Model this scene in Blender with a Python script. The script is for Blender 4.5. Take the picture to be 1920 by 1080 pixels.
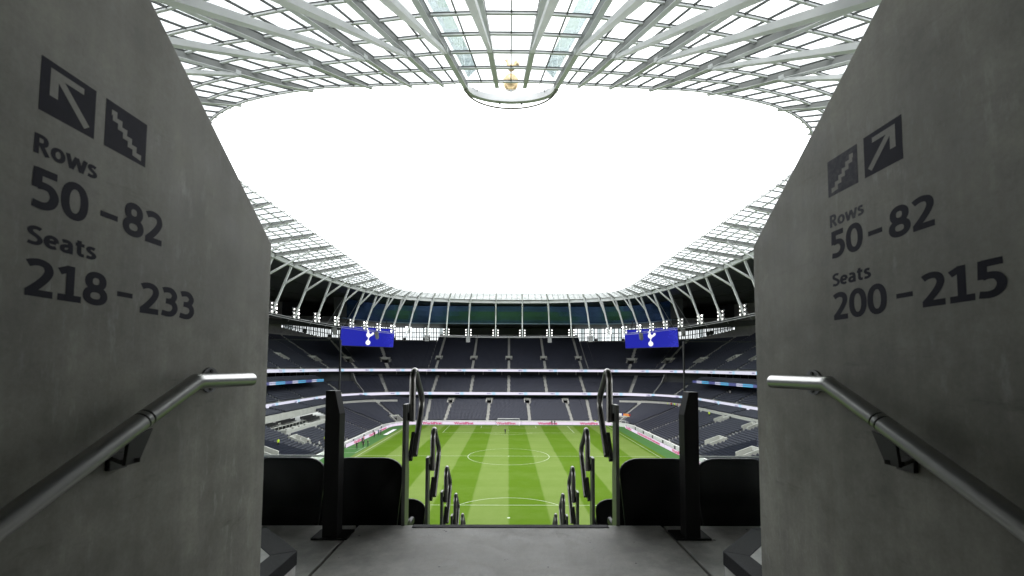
import bpy, math, random
import numpy as np
from mathutils import Vector, Matrix
random.seed(7); rng = np.random.default_rng(7)
R = math.radians
for o in list(bpy.data.objects): bpy.data.objects.remove(o)
scene = bpy.context.scene
COL = scene.collection

# ---------------------------------------------------------------- camera
EYE = Vector((-0.1, -102.2, 20.0))
cam = bpy.data.cameras.new('camera'); cam_o = bpy.data.objects.new('camera', cam); COL.objects.link(cam_o)
cam.sensor_width = 36; cam.lens = 838/1920*36; cam.shift_y = 102/1920
cam.clip_start = 0.05; cam.clip_end = 3000
cam_o.matrix_world = Matrix.Translation(EYE) @ Matrix.Rotation(-0.0075, 4, 'Z') @ Matrix.Rotation(R(93.2), 4, 'X') @ Matrix.Rotation(R(0.24), 4, 'Z')
cam.dof.use_dof = True; cam.dof.focus_distance = 30; cam.dof.aperture_fstop = 5.6
scene.camera = cam_o

# ---------------------------------------------------------------- sky and sun (overcast)
EXPOSURE = 1.85
ES = 2**-EXPOSURE      # emission that shows as its own colour at this exposure
w = bpy.data.worlds.new('World'); scene.world = w; w.use_nodes = True
nt = w.node_tree; bg = nt.nodes['Background']
sky = nt.nodes.new('ShaderNodeTexSky'); sky.sky_type = 'NISHITA'; sky.sun_disc = False
sky.sun_elevation = R(58); sky.sun_rotation = R(20); sky.dust_density = 5.0; sky.air_density = 1.0
hsv = nt.nodes.new('ShaderNodeHueSaturation'); hsv.inputs['Saturation'].default_value = 0.12
mixc = nt.nodes.new('ShaderNodeMix'); mixc.data_type = 'RGBA'; mixc.inputs[0].default_value = 0.55
mixc.inputs[7].default_value = (13.0, 13.4, 13.8, 1)       # even cloud layer
nt.links.new(sky.outputs[0], hsv.inputs['Color']); nt.links.new(hsv.outputs[0], mixc.inputs[6])
nt.links.new(mixc.outputs[2], bg.inputs['Color']); bg.inputs['Strength'].default_value = 0.10
sun = bpy.data.lights.new('sun', 'SUN'); sun.energy = 0.5; sun.angle = R(25); sun.color = (1, .97, .93)
so = bpy.data.objects.new('sun', sun); COL.objects.link(so)
so.rotation_euler = (R(32), 0, R(-20))
vs = scene.view_settings; vs.view_transform = 'Standard'; vs.look = 'None'; vs.exposure = EXPOSURE; vs.gamma = 1; vs.use_curve_mapping = False
scene.render.engine = 'CYCLES'
scene.cycles.transparent_max_bounces = 16
scene.cycles.max_bounces = 8

# ---------------------------------------------------------------- materials
M = {}
def mat(name, col, rough=.6, metal=0., var=0., scale=4., bump=0., emit=None, estr=0., spec=.5, aniso=None):
    m = bpy.data.materials.new(name); m.use_nodes = True; n = m.node_tree; b = n.nodes['Principled BSDF']
    b.inputs['Base Color'].default_value = (*col, 1); b.inputs['Roughness'].default_value = rough; b.inputs['Metallic'].default_value = metal
    b.inputs['Specular IOR Level'].default_value = spec
    if var or bump:
        tc = n.nodes.new('ShaderNodeTexCoord'); no = n.nodes.new('ShaderNodeTexNoise'); no.inputs['Scale'].default_value = scale; no.inputs['Detail'].default_value = 5
        n.links.new(tc.outputs['Object'], no.inputs['Vector'])
        if var:
            mr = n.nodes.new('ShaderNodeMapRange'); mr.inputs[1].default_value = .25; mr.inputs[2].default_value = .75; mr.inputs[3].default_value = 1-var; mr.inputs[4].default_value = 1+var
            mx = n.nodes.new('ShaderNodeMix'); mx.data_type = 'RGBA'; mx.blend_type = 'MULTIPLY'; mx.inputs[0].default_value = 1
            mx.inputs[6].default_value = (*col, 1)
            n.links.new(no.outputs[0], mr.inputs[0]); n.links.new(mr.outputs[0], mx.inputs[7]); n.links.new(mx.outputs[2], b.inputs['Base Color'])
        if bump:
            bp = n.nodes.new('ShaderNodeBump'); bp.inputs['Strength'].default_value = bump; bp.inputs['Distance'].default_value = .02
            n.links.new(no.outputs[0], bp.inputs['Height']); n.links.new(bp.outputs[0], b.inputs['Normal'])
    if emit: b.inputs['Emission Color'].default_value = (*emit, 1); b.inputs['Emission Strength'].default_value = estr
    M[name] = m; return m

mat('steel_white', (.70, .715, .715), .45, 0, .10, .5)
mat('steel_web', (.20, .207, .20), .5, 0, .1, .5)
mat('steel_pale', (.55, .565, .565), .4, 0, .08, .8)
mat('frame_grey', (.055, .06, .057), .5)
mat('terrace', (.21, .21, .205), .85, 0, .25, .6)
mat('terrace_side', (.26, .26, .25), .85, 0, .2, .6)
mat('stair', (.44, .435, .40), .85, 0, .12, 1.5)
mat('pale_concrete', (.46, .455, .42), .8, 0, .12, .8)
mat('mid_concrete', (.30, .30, .285), .8, 0, .15, .8)
mat('seat_navy', (.024, .027, .044), .38, 0, .15, 2)
mat('seat_black', (.005, .005, .006), .45, spec=.35)
mat('chair_black', (.015, .015, .016), .6)
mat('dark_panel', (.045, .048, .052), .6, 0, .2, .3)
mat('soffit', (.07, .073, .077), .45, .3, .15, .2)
mat('very_dark', (.012, .012, .013), .7)
mat('white_wall', (.75, .75, .72), .7, 0, .08, 1)
mat('white_paint', (.8, .8, .8), .5)
mat('chalk', (.42, .48, .36), .9, 0, .25, 1.5)
mat('net', (.7, .7, .7), .8)
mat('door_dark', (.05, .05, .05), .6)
mat('gold', (.86, .66, .38), .42, .8)
mat('speaker_grey', (.20, .205, .205), .6, 0, .3, 3)
mat('cable', (.45, .46, .46), .4, .6)
mat('lamp_body', (.30, .31, .31), .5)
mat('lamp_lens', (1, 1, 1), .3, emit=(1, .98, .93), estr=2.6*ES)
mat('lamp_lens_bright', (1, 1, 1), .3, emit=(1, .98, .93), estr=25*ES)
mat('screen_blue', (.01, .01, .05), .3, emit=(.007, .011, .36), estr=ES)
mat('screen_dot', (.1, .1, .4), .3, emit=(.12, .12, .95), estr=ES)
mat('screen_white', (.3, .3, .3), .3, emit=(1, 1, 1), estr=ES)
mat('screen_case', (.03, .03, .035), .6)
mat('pink_text', (.05, .01, .02), .4, emit=(.50, .006, .11), estr=ES)
mat('board_led', (.04, .04, .05), .35, emit=(.84, .72, .88), estr=ES)
mat('board_back', (.05, .05, .05), .6)
mat('band_blue', (.07, .135, .27), .18, .85, .25, .12)
mat('band_edge', (.30, .40, .55), .35, .3)
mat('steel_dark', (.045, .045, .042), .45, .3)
mat('post_dark', (.007, .007, .0065), .5, 0, .15, 6, spec=.25)
mat('letter_navy', (.014, .014, .025), .6, 0, .25, 30, spec=.13)
mat('skin', (.45, .27, .19), .6); mat('hair', (.03, .02, .015), .7)
mat('cloth_dark', (.015, .016, .02), .8); mat('cloth_white', (.7, .7, .7), .8); mat('cloth_hivis', (.55, .8, .03), .7)
mat('cloth_red', (.5, .03, .03), .8); mat('cloth_teal', (.02, .16, .17), .8); mat('shoe', (.03, .03, .03), .7)
mat('rail_sand', (.22, .21, .17), .5)
mat('mat_white', (.75, .75, .76), .7, 0, .1, .3)
mat('flag_blue', (.02, .03, .25), .7); mat('flag_orange', (.7, .25, .06), .7); mat('flag_yellow', (.7, .6, .25), .7); mat('flag_red', (.35, .02, .03), .7)
mat('green_lit', (.03, .10, .05), .6)

def brushed(name, col, rough):
    m = mat(name, col, rough, 1.0); n = m.node_tree; b = n.nodes['Principled BSDF']
    tc = n.nodes.new('ShaderNodeTexCoord'); mp = n.nodes.new('ShaderNodeMapping'); mp.inputs['Scale'].default_value = (400, 8, 400)
    no = n.nodes.new('ShaderNodeTexNoise'); no.inputs['Scale'].default_value = 1; no.inputs['Detail'].default_value = 3
    mr = n.nodes.new('ShaderNodeMapRange'); mr.inputs[3].default_value = rough-.03; mr.inputs[4].default_value = rough+.04
    n.links.new(tc.outputs['Object'], mp.inputs[0]); n.links.new(mp.outputs[0], no.inputs['Vector']); n.links.new(no.outputs[0], mr.inputs[0]); n.links.new(mr.outputs[0], b.inputs['Roughness'])
brushed('brushed_steel', (.38, .38, .37), .31)
brushed('rail_bronze', (.27, .265, .25), .30)

def glass(name, tint, gl=.06, fac_tint=1.0):
    m = bpy.data.materials.new(name); m.use_nodes = True; n = m.node_tree
    for x in list(n.nodes):
        if x.type == 'BSDF_PRINCIPLED': n.nodes.remove(x)
    out = [x for x in n.nodes if x.type == 'OUTPUT_MATERIAL'][0]
    t = n.nodes.new('ShaderNodeBsdfTransparent'); t.inputs[0].default_value = (*tint, 1)
    g = n.nodes.new('ShaderNodeBsdfGlossy'); g.inputs['Roughness'].default_value = .02
    fr = n.nodes.new('ShaderNodeFresnel'); fr.inputs[0].default_value = 1.45
    ml = n.nodes.new('ShaderNodeMath'); ml.operation = 'MULTIPLY'; ml.inputs[1].default_value = gl*10
    mx = n.nodes.new('ShaderNodeMixShader'); n.links.new(fr.outputs[0], ml.inputs[0]); n.links.new(ml.outputs[0], mx.inputs[0])
    n.links.new(t.outputs[0], mx.inputs[1]); n.links.new(g.outputs[0], mx.inputs[2]); n.links.new(mx.outputs[0], out.inputs[0]); M[name] = m
glass('roof_glass', (.86, .875, .87), .05)
glass('tint_glass', (.62, .74, .75), .06)
glass('clear_glass', (.95, .97, .96), .012)
glass('win_glass', (.55, .57, .57), .05)
glass('dark_glass', (.25, .28, .28), .08)

def concrete(name, c0, c1, streak=0., pits=0., rough=.72, bump=.25, scale=1., bloom=0.):
    m = mat(name, c0, rough); n = m.node_tree; b = n.nodes['Principled BSDF']; L = n.links.new
    tc = n.nodes.new('ShaderNodeTexCoord')
    def noise(s, d, vec=None, rg=.55):
        x = n.nodes.new('ShaderNodeTexNoise'); x.inputs['Scale'].default_value = s; x.inputs['Detail'].default_value = d; x.inputs['Roughness'].default_value = rg
        L(vec or tc.outputs['Object'], x.inputs['Vector']); return x.outputs[0]
    def rng_(v, a, b_, c, d):
        x = n.nodes.new('ShaderNodeMapRange'); x.inputs[1].default_value = a; x.inputs[2].default_value = b_; x.inputs[3].default_value = c; x.inputs[4].default_value = d; L(v, x.inputs[0]); return x.outputs[0]
    def mul(a, c, blend='MULTIPLY', f=1.):
        x = n.nodes.new('ShaderNodeMix'); x.data_type = 'RGBA'; x.blend_type = blend; x.inputs[0].default_value = f; L(a, x.inputs[6]); L(c, x.inputs[7]); return x.outputs[2]
    big = noise(1.7*scale, 8, None, .62); mid = noise(9*scale, 9, None, .65); fine = noise(90*scale, 6, None, .7)
    cr = n.nodes.new('ShaderNodeValToRGB'); cr.color_ramp.elements[0].position = .3; cr.color_ramp.elements[1].position = .72
    cr.color_ramp.elements[0].color = (*c0, 1); cr.color_ramp.elements[1].color = (*c1, 1)
    L(big, cr.inputs[0]); col = cr.outputs[0]
    col = mul(col, rng_(mid, .3, .7, .74, 1.18)); col = mul(col, rng_(fine, .3, .7, .90, 1.08))
    if streak:
        mp = n.nodes.new('ShaderNodeMapping'); mp.inputs['Scale'].default_value = (14, 14, .9); L(tc.outputs['Object'], mp.inputs[0])
        st = noise(1., 6, mp.outputs[0], .6); col = mul(col, rng_(st, .35, .7, 1-streak, 1+streak*.55))
        mp2 = n.nodes.new('ShaderNodeMapping'); mp2.inputs['Scale'].default_value = (3, 3, 3); mp2.inputs['Rotation'].default_value = (.5, .3, .2); L(tc.outputs['Object'], mp2.inputs[0])
        wv = n.nodes.new('ShaderNodeTexWave'); wv.inputs['Scale'].default_value = .35; wv.inputs['Distortion'].default_value = 14; wv.inputs['Detail'].default_value = 5; wv.inputs['Detail Scale'].default_value = 1.3
        L(mp2.outputs[0], wv.inputs[0]); col = mul(col, rng_(wv.outputs[1], 0, 1, .90, 1.05))
    if bloom:      # lime bloom: small pale drips and specks, and a few dark scuffs
        mp3 = n.nodes.new('ShaderNodeMapping'); mp3.inputs['Scale'].default_value = (30, 30, 9); L(tc.outputs['Object'], mp3.inputs[0])
        sp_ = noise(1., 4, mp3.outputs[0], .7); pat = noise(2.3, 3); a_ = rng_(sp_, .55, .70, 0, bloom); b2 = rng_(pat, .46, .64, 0, 1)
        pm_ = n.nodes.new('ShaderNodeMath'); pm_.operation = 'MULTIPLY'; L(a_, pm_.inputs[0]); L(b2, pm_.inputs[1])
        x = n.nodes.new('ShaderNodeMix'); x.data_type = 'RGBA'; L(pm_.outputs[0], x.inputs[0]); L(col, x.inputs[6]); x.inputs[7].default_value = (.50, .50, .46, 1); col = x.outputs[2]
        mp4 = n.nodes.new('ShaderNodeMapping'); mp4.inputs['Scale'].default_value = (7, 3, 16); mp4.inputs['Rotation'].default_value = (.6, 0, 0); L(tc.outputs['Object'], mp4.inputs[0])
        col = mul(col, rng_(noise(1., 7, mp4.outputs[0], .75), .60, .76, 1, .60))
    h = fine
    if pits:
        vo = n.nodes.new('ShaderNodeTexVoronoi'); vo.inputs['Scale'].default_value = pits; vo.inputs['Randomness'].default_value = 1; L(tc.outputs['Object'], vo.inputs['Vector'])
        sel = noise(6, 2); th = rng_(sel, .48, .70, .0, .17)
        lt = n.nodes.new('ShaderNodeMath'); lt.operation = 'LESS_THAN'; L(vo.outputs['Distance'], lt.inputs[0]); L(th, lt.inputs[1])
        pr = rng_(lt.outputs[0], 0, 1, 1, .10); col = mul(col, pr)
    L(col, b.inputs['Base Color'])
    L(rng_(mid, .3, .7, rough-.1, rough+.12), b.inputs['Roughness'])
    bp = n.nodes.new('ShaderNodeBump'); bp.inputs['Strength'].default_value = bump; bp.inputs['Distance'].default_value = .004
    ad = n.nodes.new('ShaderNodeMath'); ad.operation = 'ADD'; L(mid, ad.inputs[0]); L(fine, ad.inputs[1]); L(ad.outputs[0], bp.inputs['Height']); L(bp.outputs[0], b.inputs['Normal'])
    return m
concrete('wall_concrete', (.215, .211, .180), (.375, .37, .322), streak=.15, rough=.62, bump=.10, bloom=.5)
concrete('floor_concrete', (.30, .292, .272), (.56, .552, .52), pits=17., rough=.6, bump=.3, scale=1.3)
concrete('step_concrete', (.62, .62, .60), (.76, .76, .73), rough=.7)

def nosing_mat():
    m = mat('nosing', (.02, .021, .024), .75); n = m.node_tree; b = n.nodes['Principled BSDF']; L = n.links.new
    tc = n.nodes.new('ShaderNodeTexCoord'); no = n.nodes.new('ShaderNodeTexNoise'); no.inputs['Scale'].default_value = 260; no.inputs['Detail'].default_value = 3
    no2 = n.nodes.new('ShaderNodeTexNoise'); no2.inputs['Scale'].default_value = 38; no2.inputs['Detail'].default_value = 6; no2.inputs['Roughness'].default_value = .75
    cr = n.nodes.new('ShaderNodeValToRGB'); e = cr.color_ramp.elements; e[0].position = .45; e[0].color = (.004, .0045, .006, 1); e[1].position = .70; e[1].color = (.040, .042, .048, 1)
    cr2 = n.nodes.new('ShaderNodeValToRGB'); e = cr2.color_ramp.elements; e[0].position = .66; e[0].color = (0, 0, 0, 1); e[1].position = .74; e[1].color = (.35, .35, .33, 1)
    L(tc.outputs['Object'], no.inputs['Vector']); L(tc.outputs['Object'], no2.inputs['Vector']); L(no.outputs[0], cr.inputs[0]); L(no2.outputs[0], cr2.inputs[0])
    mx = n.nodes.new('ShaderNodeMix'); mx.data_type = 'RGBA'; mx.blend_type = 'ADD'; mx.inputs[0].default_value = .6; L(cr.outputs[0], mx.inputs[6]); L(cr2.outputs[0], mx.inputs[7]); L(mx.outputs[2], b.inputs['Base Color'])
    bp = n.nodes.new('ShaderNodeBump'); bp.inputs['Strength'].default_value = .6; bp.inputs['Distance'].default_value = .003; L(no.outputs[0], bp.inputs['Height']); L(bp.outputs[0], b.inputs['Normal'])
nosing_mat()

def grass_mat(name, light, dark, stripes):
    m = mat(name, light, .95, spec=.04); n = m.node_tree; b = n.nodes['Principled BSDF']; L = n.links.new
    tc = n.nodes.new('ShaderNodeTexCoord'); sp = n.nodes.new('ShaderNodeSeparateXYZ'); L(tc.outputs['Object'], sp.inputs[0])
    def mth(op, a, b_=None, v=None):
        x = n.nodes.new('ShaderNodeMath'); x.operation = op
        if isinstance(a, float): x.inputs[0].default_value = a
        else: L(a, x.inputs[0])
        if b_ is not None: L(b_, x.inputs[1])
        elif v is not None: x.inputs[1].default_value = v
        return x.outputs[0]
    nz = n.nodes.new('ShaderNodeTexNoise'); nz.inputs['Scale'].default_value = .25; nz.inputs['Detail'].default_value = 8; nz.inputs['Roughness'].default_value = .7; L(tc.outputs['Object'], nz.inputs['Vector'])
    nf = n.nodes.new('ShaderNodeTexNoise'); nf.inputs['Scale'].default_value = 7; nf.inputs['Detail'].default_value = 6; L(tc.outputs['Object'], nf.inputs['Vector'])
    mx = n.nodes.new('ShaderNodeMix'); mx.data_type = 'RGBA'; mx.inputs[6].default_value = (*dark, 1); mx.inputs[7].default_value = (*light, 1)
    if stripes:
        def sq(co, period, soft):
            s = mth('SINE', mth('MULTIPLY', co, v=math.pi/period)); x = n.nodes.new('ShaderNodeMapRange'); x.inputs[1].default_value = -soft; x.inputs[2].default_value = soft; L(s, x.inputs[0]); return x.outputs[0]
        wob = mth('MULTIPLY', mth('SUBTRACT', nz.outputs[0], v=.5), v=.5)
        vx = sq(mth('ADD', mth('MULTIPLY', sp.outputs[0], v=-1.0), wob), 5.5, .09)
        vy = sq(mth('ADD', sp.outputs[1], wob), 5.25, .12)
        f = mth('ADD', mth('MULTIPLY', vx, v=.72), mth('MULTIPLY', vy, v=.10)); f = mth('ADD', f, mth('MULTIPLY', mth('SUBTRACT', nz.outputs[0], v=.5), v=.75)); L(f, mx.inputs[0])
    else:
        L(nz.outputs[0], mx.inputs[0])
    mr = n.nodes.new('ShaderNodeMapRange'); mr.inputs[1].default_value = .3; mr.inputs[2].default_value = .7; mr.inputs[3].default_value = .88; mr.inputs[4].default_value = 1.12; L(nf.outputs[0], mr.inputs[0])
    m2 = n.nodes.new('ShaderNodeMix'); m2.data_type = 'RGBA'; m2.blend_type = 'MULTIPLY'; m2.inputs[0].default_value = 1; L(mx.outputs[2], m2.inputs[6]); L(mr.outputs[0], m2.inputs[7]); L(m2.outputs[2], b.inputs['Base Color'])
grass_mat('pitch_grass', (.124, .174, .046), (.062, .117, .007), True)
grass_mat('apron_grass', (.062, .140, .046), (.044, .112, .034), False)

def ribbon_mat(name, pale, cyan, navy, period, seed, estr):
    m = mat(name, (.3, .3, .3), .35); n = m.node_tree; b = n.nodes['Principled BSDF']; L = n.links.new
    uv = n.nodes.new('ShaderNodeUVMap'); sp = n.nodes.new('ShaderNodeSeparateXYZ'); L(uv.outputs[0], sp.inputs[0])
    def mth(op, a, v=None, b_=None):
        x = n.nodes.new('ShaderNodeMath'); x.operation = op; L(a, x.inputs[0])
        if v is not None: x.inputs[1].default_value = v
        if b_ is not None: L(b_, x.inputs[1])
        return x.outputs[0]
    p = mth('FRACT', mth('ADD', mth('DIVIDE', sp.outputs[0], period), seed))
    cr = n.nodes.new('ShaderNodeValToRGB'); cr.color_ramp.interpolation = 'LINEAR'; e = cr.color_ramp.elements
    e[0].position = 0; e[0].color = (*pale, 1); e[1].position = 1; e[1].color = (*pale, 1)
    for pos, c in navy: 
        x = e.new(pos); x.color = (*c, 1)
    L(p, cr.inputs[0])
    # small words: dark dashes in the middle of the strip
    nz = n.nodes.new('ShaderNodeTexNoise'); nz.noise_dimensions = '1D'; nz.inputs['Scale'].default_value = 4.5; nz.inputs['Detail'].default_value = 1; L(sp.outputs[0], nz.inputs['W'])
    wd = mth('GREATER_THAN', nz.outputs[0], .47)
    a1 = mth('GREATER_THAN', p, cyan[0]); a2 = mth('LESS_THAN', p, cyan[1]); v1 = mth('GREATER_THAN', sp.outputs[1], .27); v2 = mth('LESS_THAN', sp.outputs[1], .73)
    msk = mth('MULTIPLY', mth('MULTIPLY', a1, b_=a2), b_=mth('MULTIPLY', mth('MULTIPLY', v1, b_=v2), b_=wd))
    mx = n.nodes.new('ShaderNodeMix'); mx.data_type = 'RGBA'; L(msk, mx.inputs[0]); L(cr.outputs[0], mx.inputs[6]); mx.inputs[7].default_value = (.06, .04, .22, 1)
    L(mx.outputs[2], b.inputs['Emission Color']); b.inputs['Emission Strength'].default_value = estr; b.inputs['Base Color'].default_value = (.1, .1, .12, 1)
PALE = (.86, .82, .98); CY = (.45, .75, .98)
ribbon_mat('ribbon_pale', PALE, (.42, .54), [(.56, PALE), (.60, CY), (.66, CY), (.70, PALE)], 12.5, .1, .92*ES)
ribbon_mat('ribbon_blue', (.035, .04, .22), (.36, .97), [(.34, (.035, .04, .22)), (.35, (.78, .76, .95)), (.60, (.78, .76, .95)), (.61, (.05, .50, .85)), (.985, (.05, .50, .85))], 13.0, .55, .85*ES)

# ---------------------------------------------------------------- mesh helpers
ORG = {}
def V(*a): return Vector(a)
class MB:
    def __init__(s): s.v = []; s.f = []; s.uv = None
    def add(s, vs, fs):
        k = len(s.v); s.v += [tuple(x) for x in vs]; s.f += [tuple(i+k for i in f) for f in fs]
    def box(s, c, d, rz=0., M4=None):
        x, y, z = d[0]/2, d[1]/2, d[2]/2; cs, sn = math.cos(rz), math.sin(rz); vs = []
        for a, b, e in ((-1,-1,-1),(1,-1,-1),(1,1,-1),(-1,1,-1),(-1,-1,1),(1,-1,1),(1,1,1),(-1,1,1)):
            px, py = a*x, b*y; vs.append((c[0]+px*cs-py*sn, c[1]+px*sn+py*cs, c[2]+e*z))
        s.add(vs, [(0,3,2,1),(4,5,6,7),(0,1,5,4),(1,2,6,5),(2,3,7,6),(3,0,4,7)]); return s
    def beam(s, a, b, w, h, up=(0,0,1), w2=None, h2=None, drop=0.):
        a, b = Vector(a), Vector(b); d = (b-a).normalized(); u = Vector(up); sx = d.cross(u)
        if sx.length < 1e-4: sx = d.cross(Vector((0, 1, 0)))
        sx.normalize(); u = sx.cross(d).normalized(); w2 = w2 or w; h2 = h2 or h; vs = []
        for p, ww, hh in ((a, w, h), (b, w2, h2)):
            for i, j in ((-1,-1),(1,-1),(1,1),(-1,1)): vs.append(p+sx*(i*ww/2)+u*(j*hh/2-drop))
        s.add(vs, [(0,3,2,1),(4,5,6,7),(0,1,5,4),(1,2,6,5),(2,3,7,6),(3,0,4,7)]); return s
    def tube(s, path, r, n=10, cap=True, radii=None):
        P = [Vector(p) for p in path]; k0 = len(s.v); m = len(P)
        t0 = (P[1]-P[0]).normalized(); ref = Vector((0,0,1)) if abs(t0.z) < .9 else Vector((1,0,0)); nrm = (ref-t0*ref.dot(t0)).normalized()
        for i, p in enumerate(P):
            t = (P[min(i+1, m-1)]-P[max(i-1, 0)]).normalized(); nrm = (nrm-t*nrm.dot(t)).normalized(); bn = t.cross(nrm)
            rr = radii[i] if radii else r
            if 0 < i < m-1:
                a1 = (P[i]-P[i-1]).normalized(); a2 = (P[i+1]-P[i]).normalized(); rr = rr/max(.6, math.sqrt((1+a1.dot(a2))/2))
            for j in range(n):
                a = 2*math.pi*j/n; s.v.append(tuple(p+(nrm*math.cos(a)+bn*math.sin(a))*rr))
        for i in range(m-1):
            for j in range(n):
                a = k0+i*n+j; b = k0+i*n+(j+1) % n; s.f.append((a, b, b+n, a+n))
        if cap:      # caps keep vertices of their own so that smooth shading stays off them
            c0 = len(s.v); s.v += s.v[k0:k0+n]+s.v[k0+(m-1)*n:k0+m*n]
            s.f.append(tuple(c0+j for j in reversed(range(n)))); s.f.append(tuple(c0+n+j for j in range(n)))
        return s
    def prism(s, poly, o, ax, ay, th):
        o, ax, ay = Vector(o), Vector(ax), Vector(ay); nz = ax.cross(ay).normalized(); n = len(poly); k = len(s.v)
        for q in (0, 1):
            for x, y in poly: s.v.append(tuple(o+ax*x+ay*y+nz*(th*q)))
        s.f.append(tuple(k+i for i in reversed(range(n)))); s.f.append(tuple(k+n+i for i in range(n)))
        for i in range(n): j = (i+1) % n; s.f.append((k+i, k+j, k+n+j, k+n+i))
        return s
    def lathe(s, prof, c, n=16):
        k = len(s.v); m = len(prof)
        for r, z in prof:
            for j in range(n): a = 2*math.pi*j/n; s.v.append((c[0]+r*math.cos(a), c[1]+r*math.sin(a), c[2]+z))
        for i in range(m-1):
            for j in range(n): a = k+i*n+j; b = k+i*n+(j+1) % n; s.f.append((a, b, b+n, a+n))
        return s
    def sphere(s, c, r, n=10, m=6, sc=(1,1,1)):
        prof = [(math.sin(math.pi*i/m)*r, -math.cos(math.pi*i/m)*r) for i in range(m+1)]; k = len(s.v); s.lathe(prof, (0,0,0), n)
        for i in range(k, len(s.v)): v = s.v[i]; s.v[i] = (c[0]+v[0]*sc[0], c[1]+v[1]*sc[1], c[2]+v[2]*sc[2])
        return s
    def strip(s, rowA, rowB):
        k = len(s.v); n = len(rowA); s.v += [tuple(p) for p in rowA]+[tuple(p) for p in rowB]
        for i in range(n-1): s.f.append((k+i, k+i+1, k+n+i+1, k+n+i))
        return s
    def obj(s, name, m, parent=None, smooth=False, loc=None, bevel=0.):
        org = ORG.get(parent, Vector((0,0,0))) if parent else Vector((0,0,0))
        o_loc = Vector(loc)-org if loc else Vector((0,0,0)); sub = org+o_loc
        me = bpy.data.meshes.new(name); me.from_pydata([(x-sub.x, y-sub.y, z-sub.z) for x, y, z in s.v], [], s.f)
        if smooth: me.polygons.foreach_set('use_smooth', [True]*len(me.polygons))
        if m: me.materials.append(M[m] if isinstance(m, str) else m)
        me.update(); o = bpy.data.objects.new(name, me); COL.objects.link(o); o.location = o_loc
        if parent: o.parent = parent
        ORG[o] = sub
        if bevel: bv = o.modifiers.new('bevel', 'BEVEL'); bv.width = bevel; bv.segments = 2; bv.limit_method = 'ANGLE'
        if smooth: es = None
        return o
def tag(o, label=None, cat=None, group=None, kind=None):
    if label: o['label'] = label
    if cat: o['category'] = cat
    if group: o['group'] = group
    if kind: o['kind'] = kind
    return o
def thing(name, loc, label, cat, group=None):
    o = bpy.data.objects.new(name, None); o.empty_display_size = .2; COL.objects.link(o); o.location = loc; ORG[o] = Vector(loc); tag(o, label, cat, group); return o
def link_copy(o, parent=None):
    c = o.copy(); COL.objects.link(c); c.parent = parent
    for ch in o.children: link_copy(ch, c)
    return c
def instance(o, loc, rz=0., label=None, group=None, first=False, scale=None):
    c = o if first else link_copy(o)
    c.location = loc; c.rotation_euler = (0, 0, rz)
    if scale: c.scale = scale
    if label: c['label'] = label
    if group: c['group'] = group
    return c
def quick_mesh(name, verts, quads, m, parent=None):
    me = bpy.data.meshes.new(name); nv, nf = len(verts), len(quads)
    me.vertices.add(nv); me.vertices.foreach_set('co', np.asarray(verts, np.float32).ravel())
    me.loops.add(nf*4); me.loops.foreach_set('vertex_index', np.asarray(quads, np.int32).ravel())
    me.polygons.add(nf); me.polygons.foreach_set('loop_start', np.arange(0, nf*4, 4, dtype=np.int32)); me.polygons.foreach_set('loop_total', np.full(nf, 4, np.int32))
    me.update(calc_edges=True); me.materials.append(M[m]); o = bpy.data.objects.new(name, me); COL.objects.link(o)
    if parent: o.parent = parent; o.location = -ORG[parent]
    return o
def letters(name, txt, o, ax, ay, height, width, m, parent, bold=.02, lift=0., spacing=1.0):
    """flat lettering: o = lower-left corner, ax / ay unit directions"""
    c = bpy.data.curves.new(name, 'FONT'); c.body = txt; c.offset = bold; c.resolution_u = 3; c.space_character = spacing
    t = bpy.data.objects.new(name, c); COL.objects.link(t); bpy.context.view_layer.update()
    me = bpy.data.meshes.new_from_object(t.evaluated_get(bpy.context.evaluated_depsgraph_get())); bpy.data.objects.remove(t)
    n = len(me.vertices); co = np.empty(n*3, np.float32); me.vertices.foreach_get('co', co); co = co.reshape(-1, 3)
    lo, hi = co.min(0), co.max(0); x = (co[:, 0]-lo[0])/(hi[0]-lo[0])*width; y = (co[:, 1]-lo[1])/(hi[1]-lo[1])*height
    o, ax, ay = np.array(o, float), np.array(ax, float), np.array(ay, float); nz = np.cross(ax, ay)
    w_ = o+x[:, None]*ax+y[:, None]*ay+nz*lift-np.array(ORG.get(parent, (0, 0, 0)))
    me.vertices.foreach_set('co', w_.astype(np.float32).ravel()); me.materials.clear(); me.materials.append(M[m]); me.update(); me.name = name
    ob = bpy.data.objects.new(name, me); COL.objects.link(ob); ob.parent = parent; return ob

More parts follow.
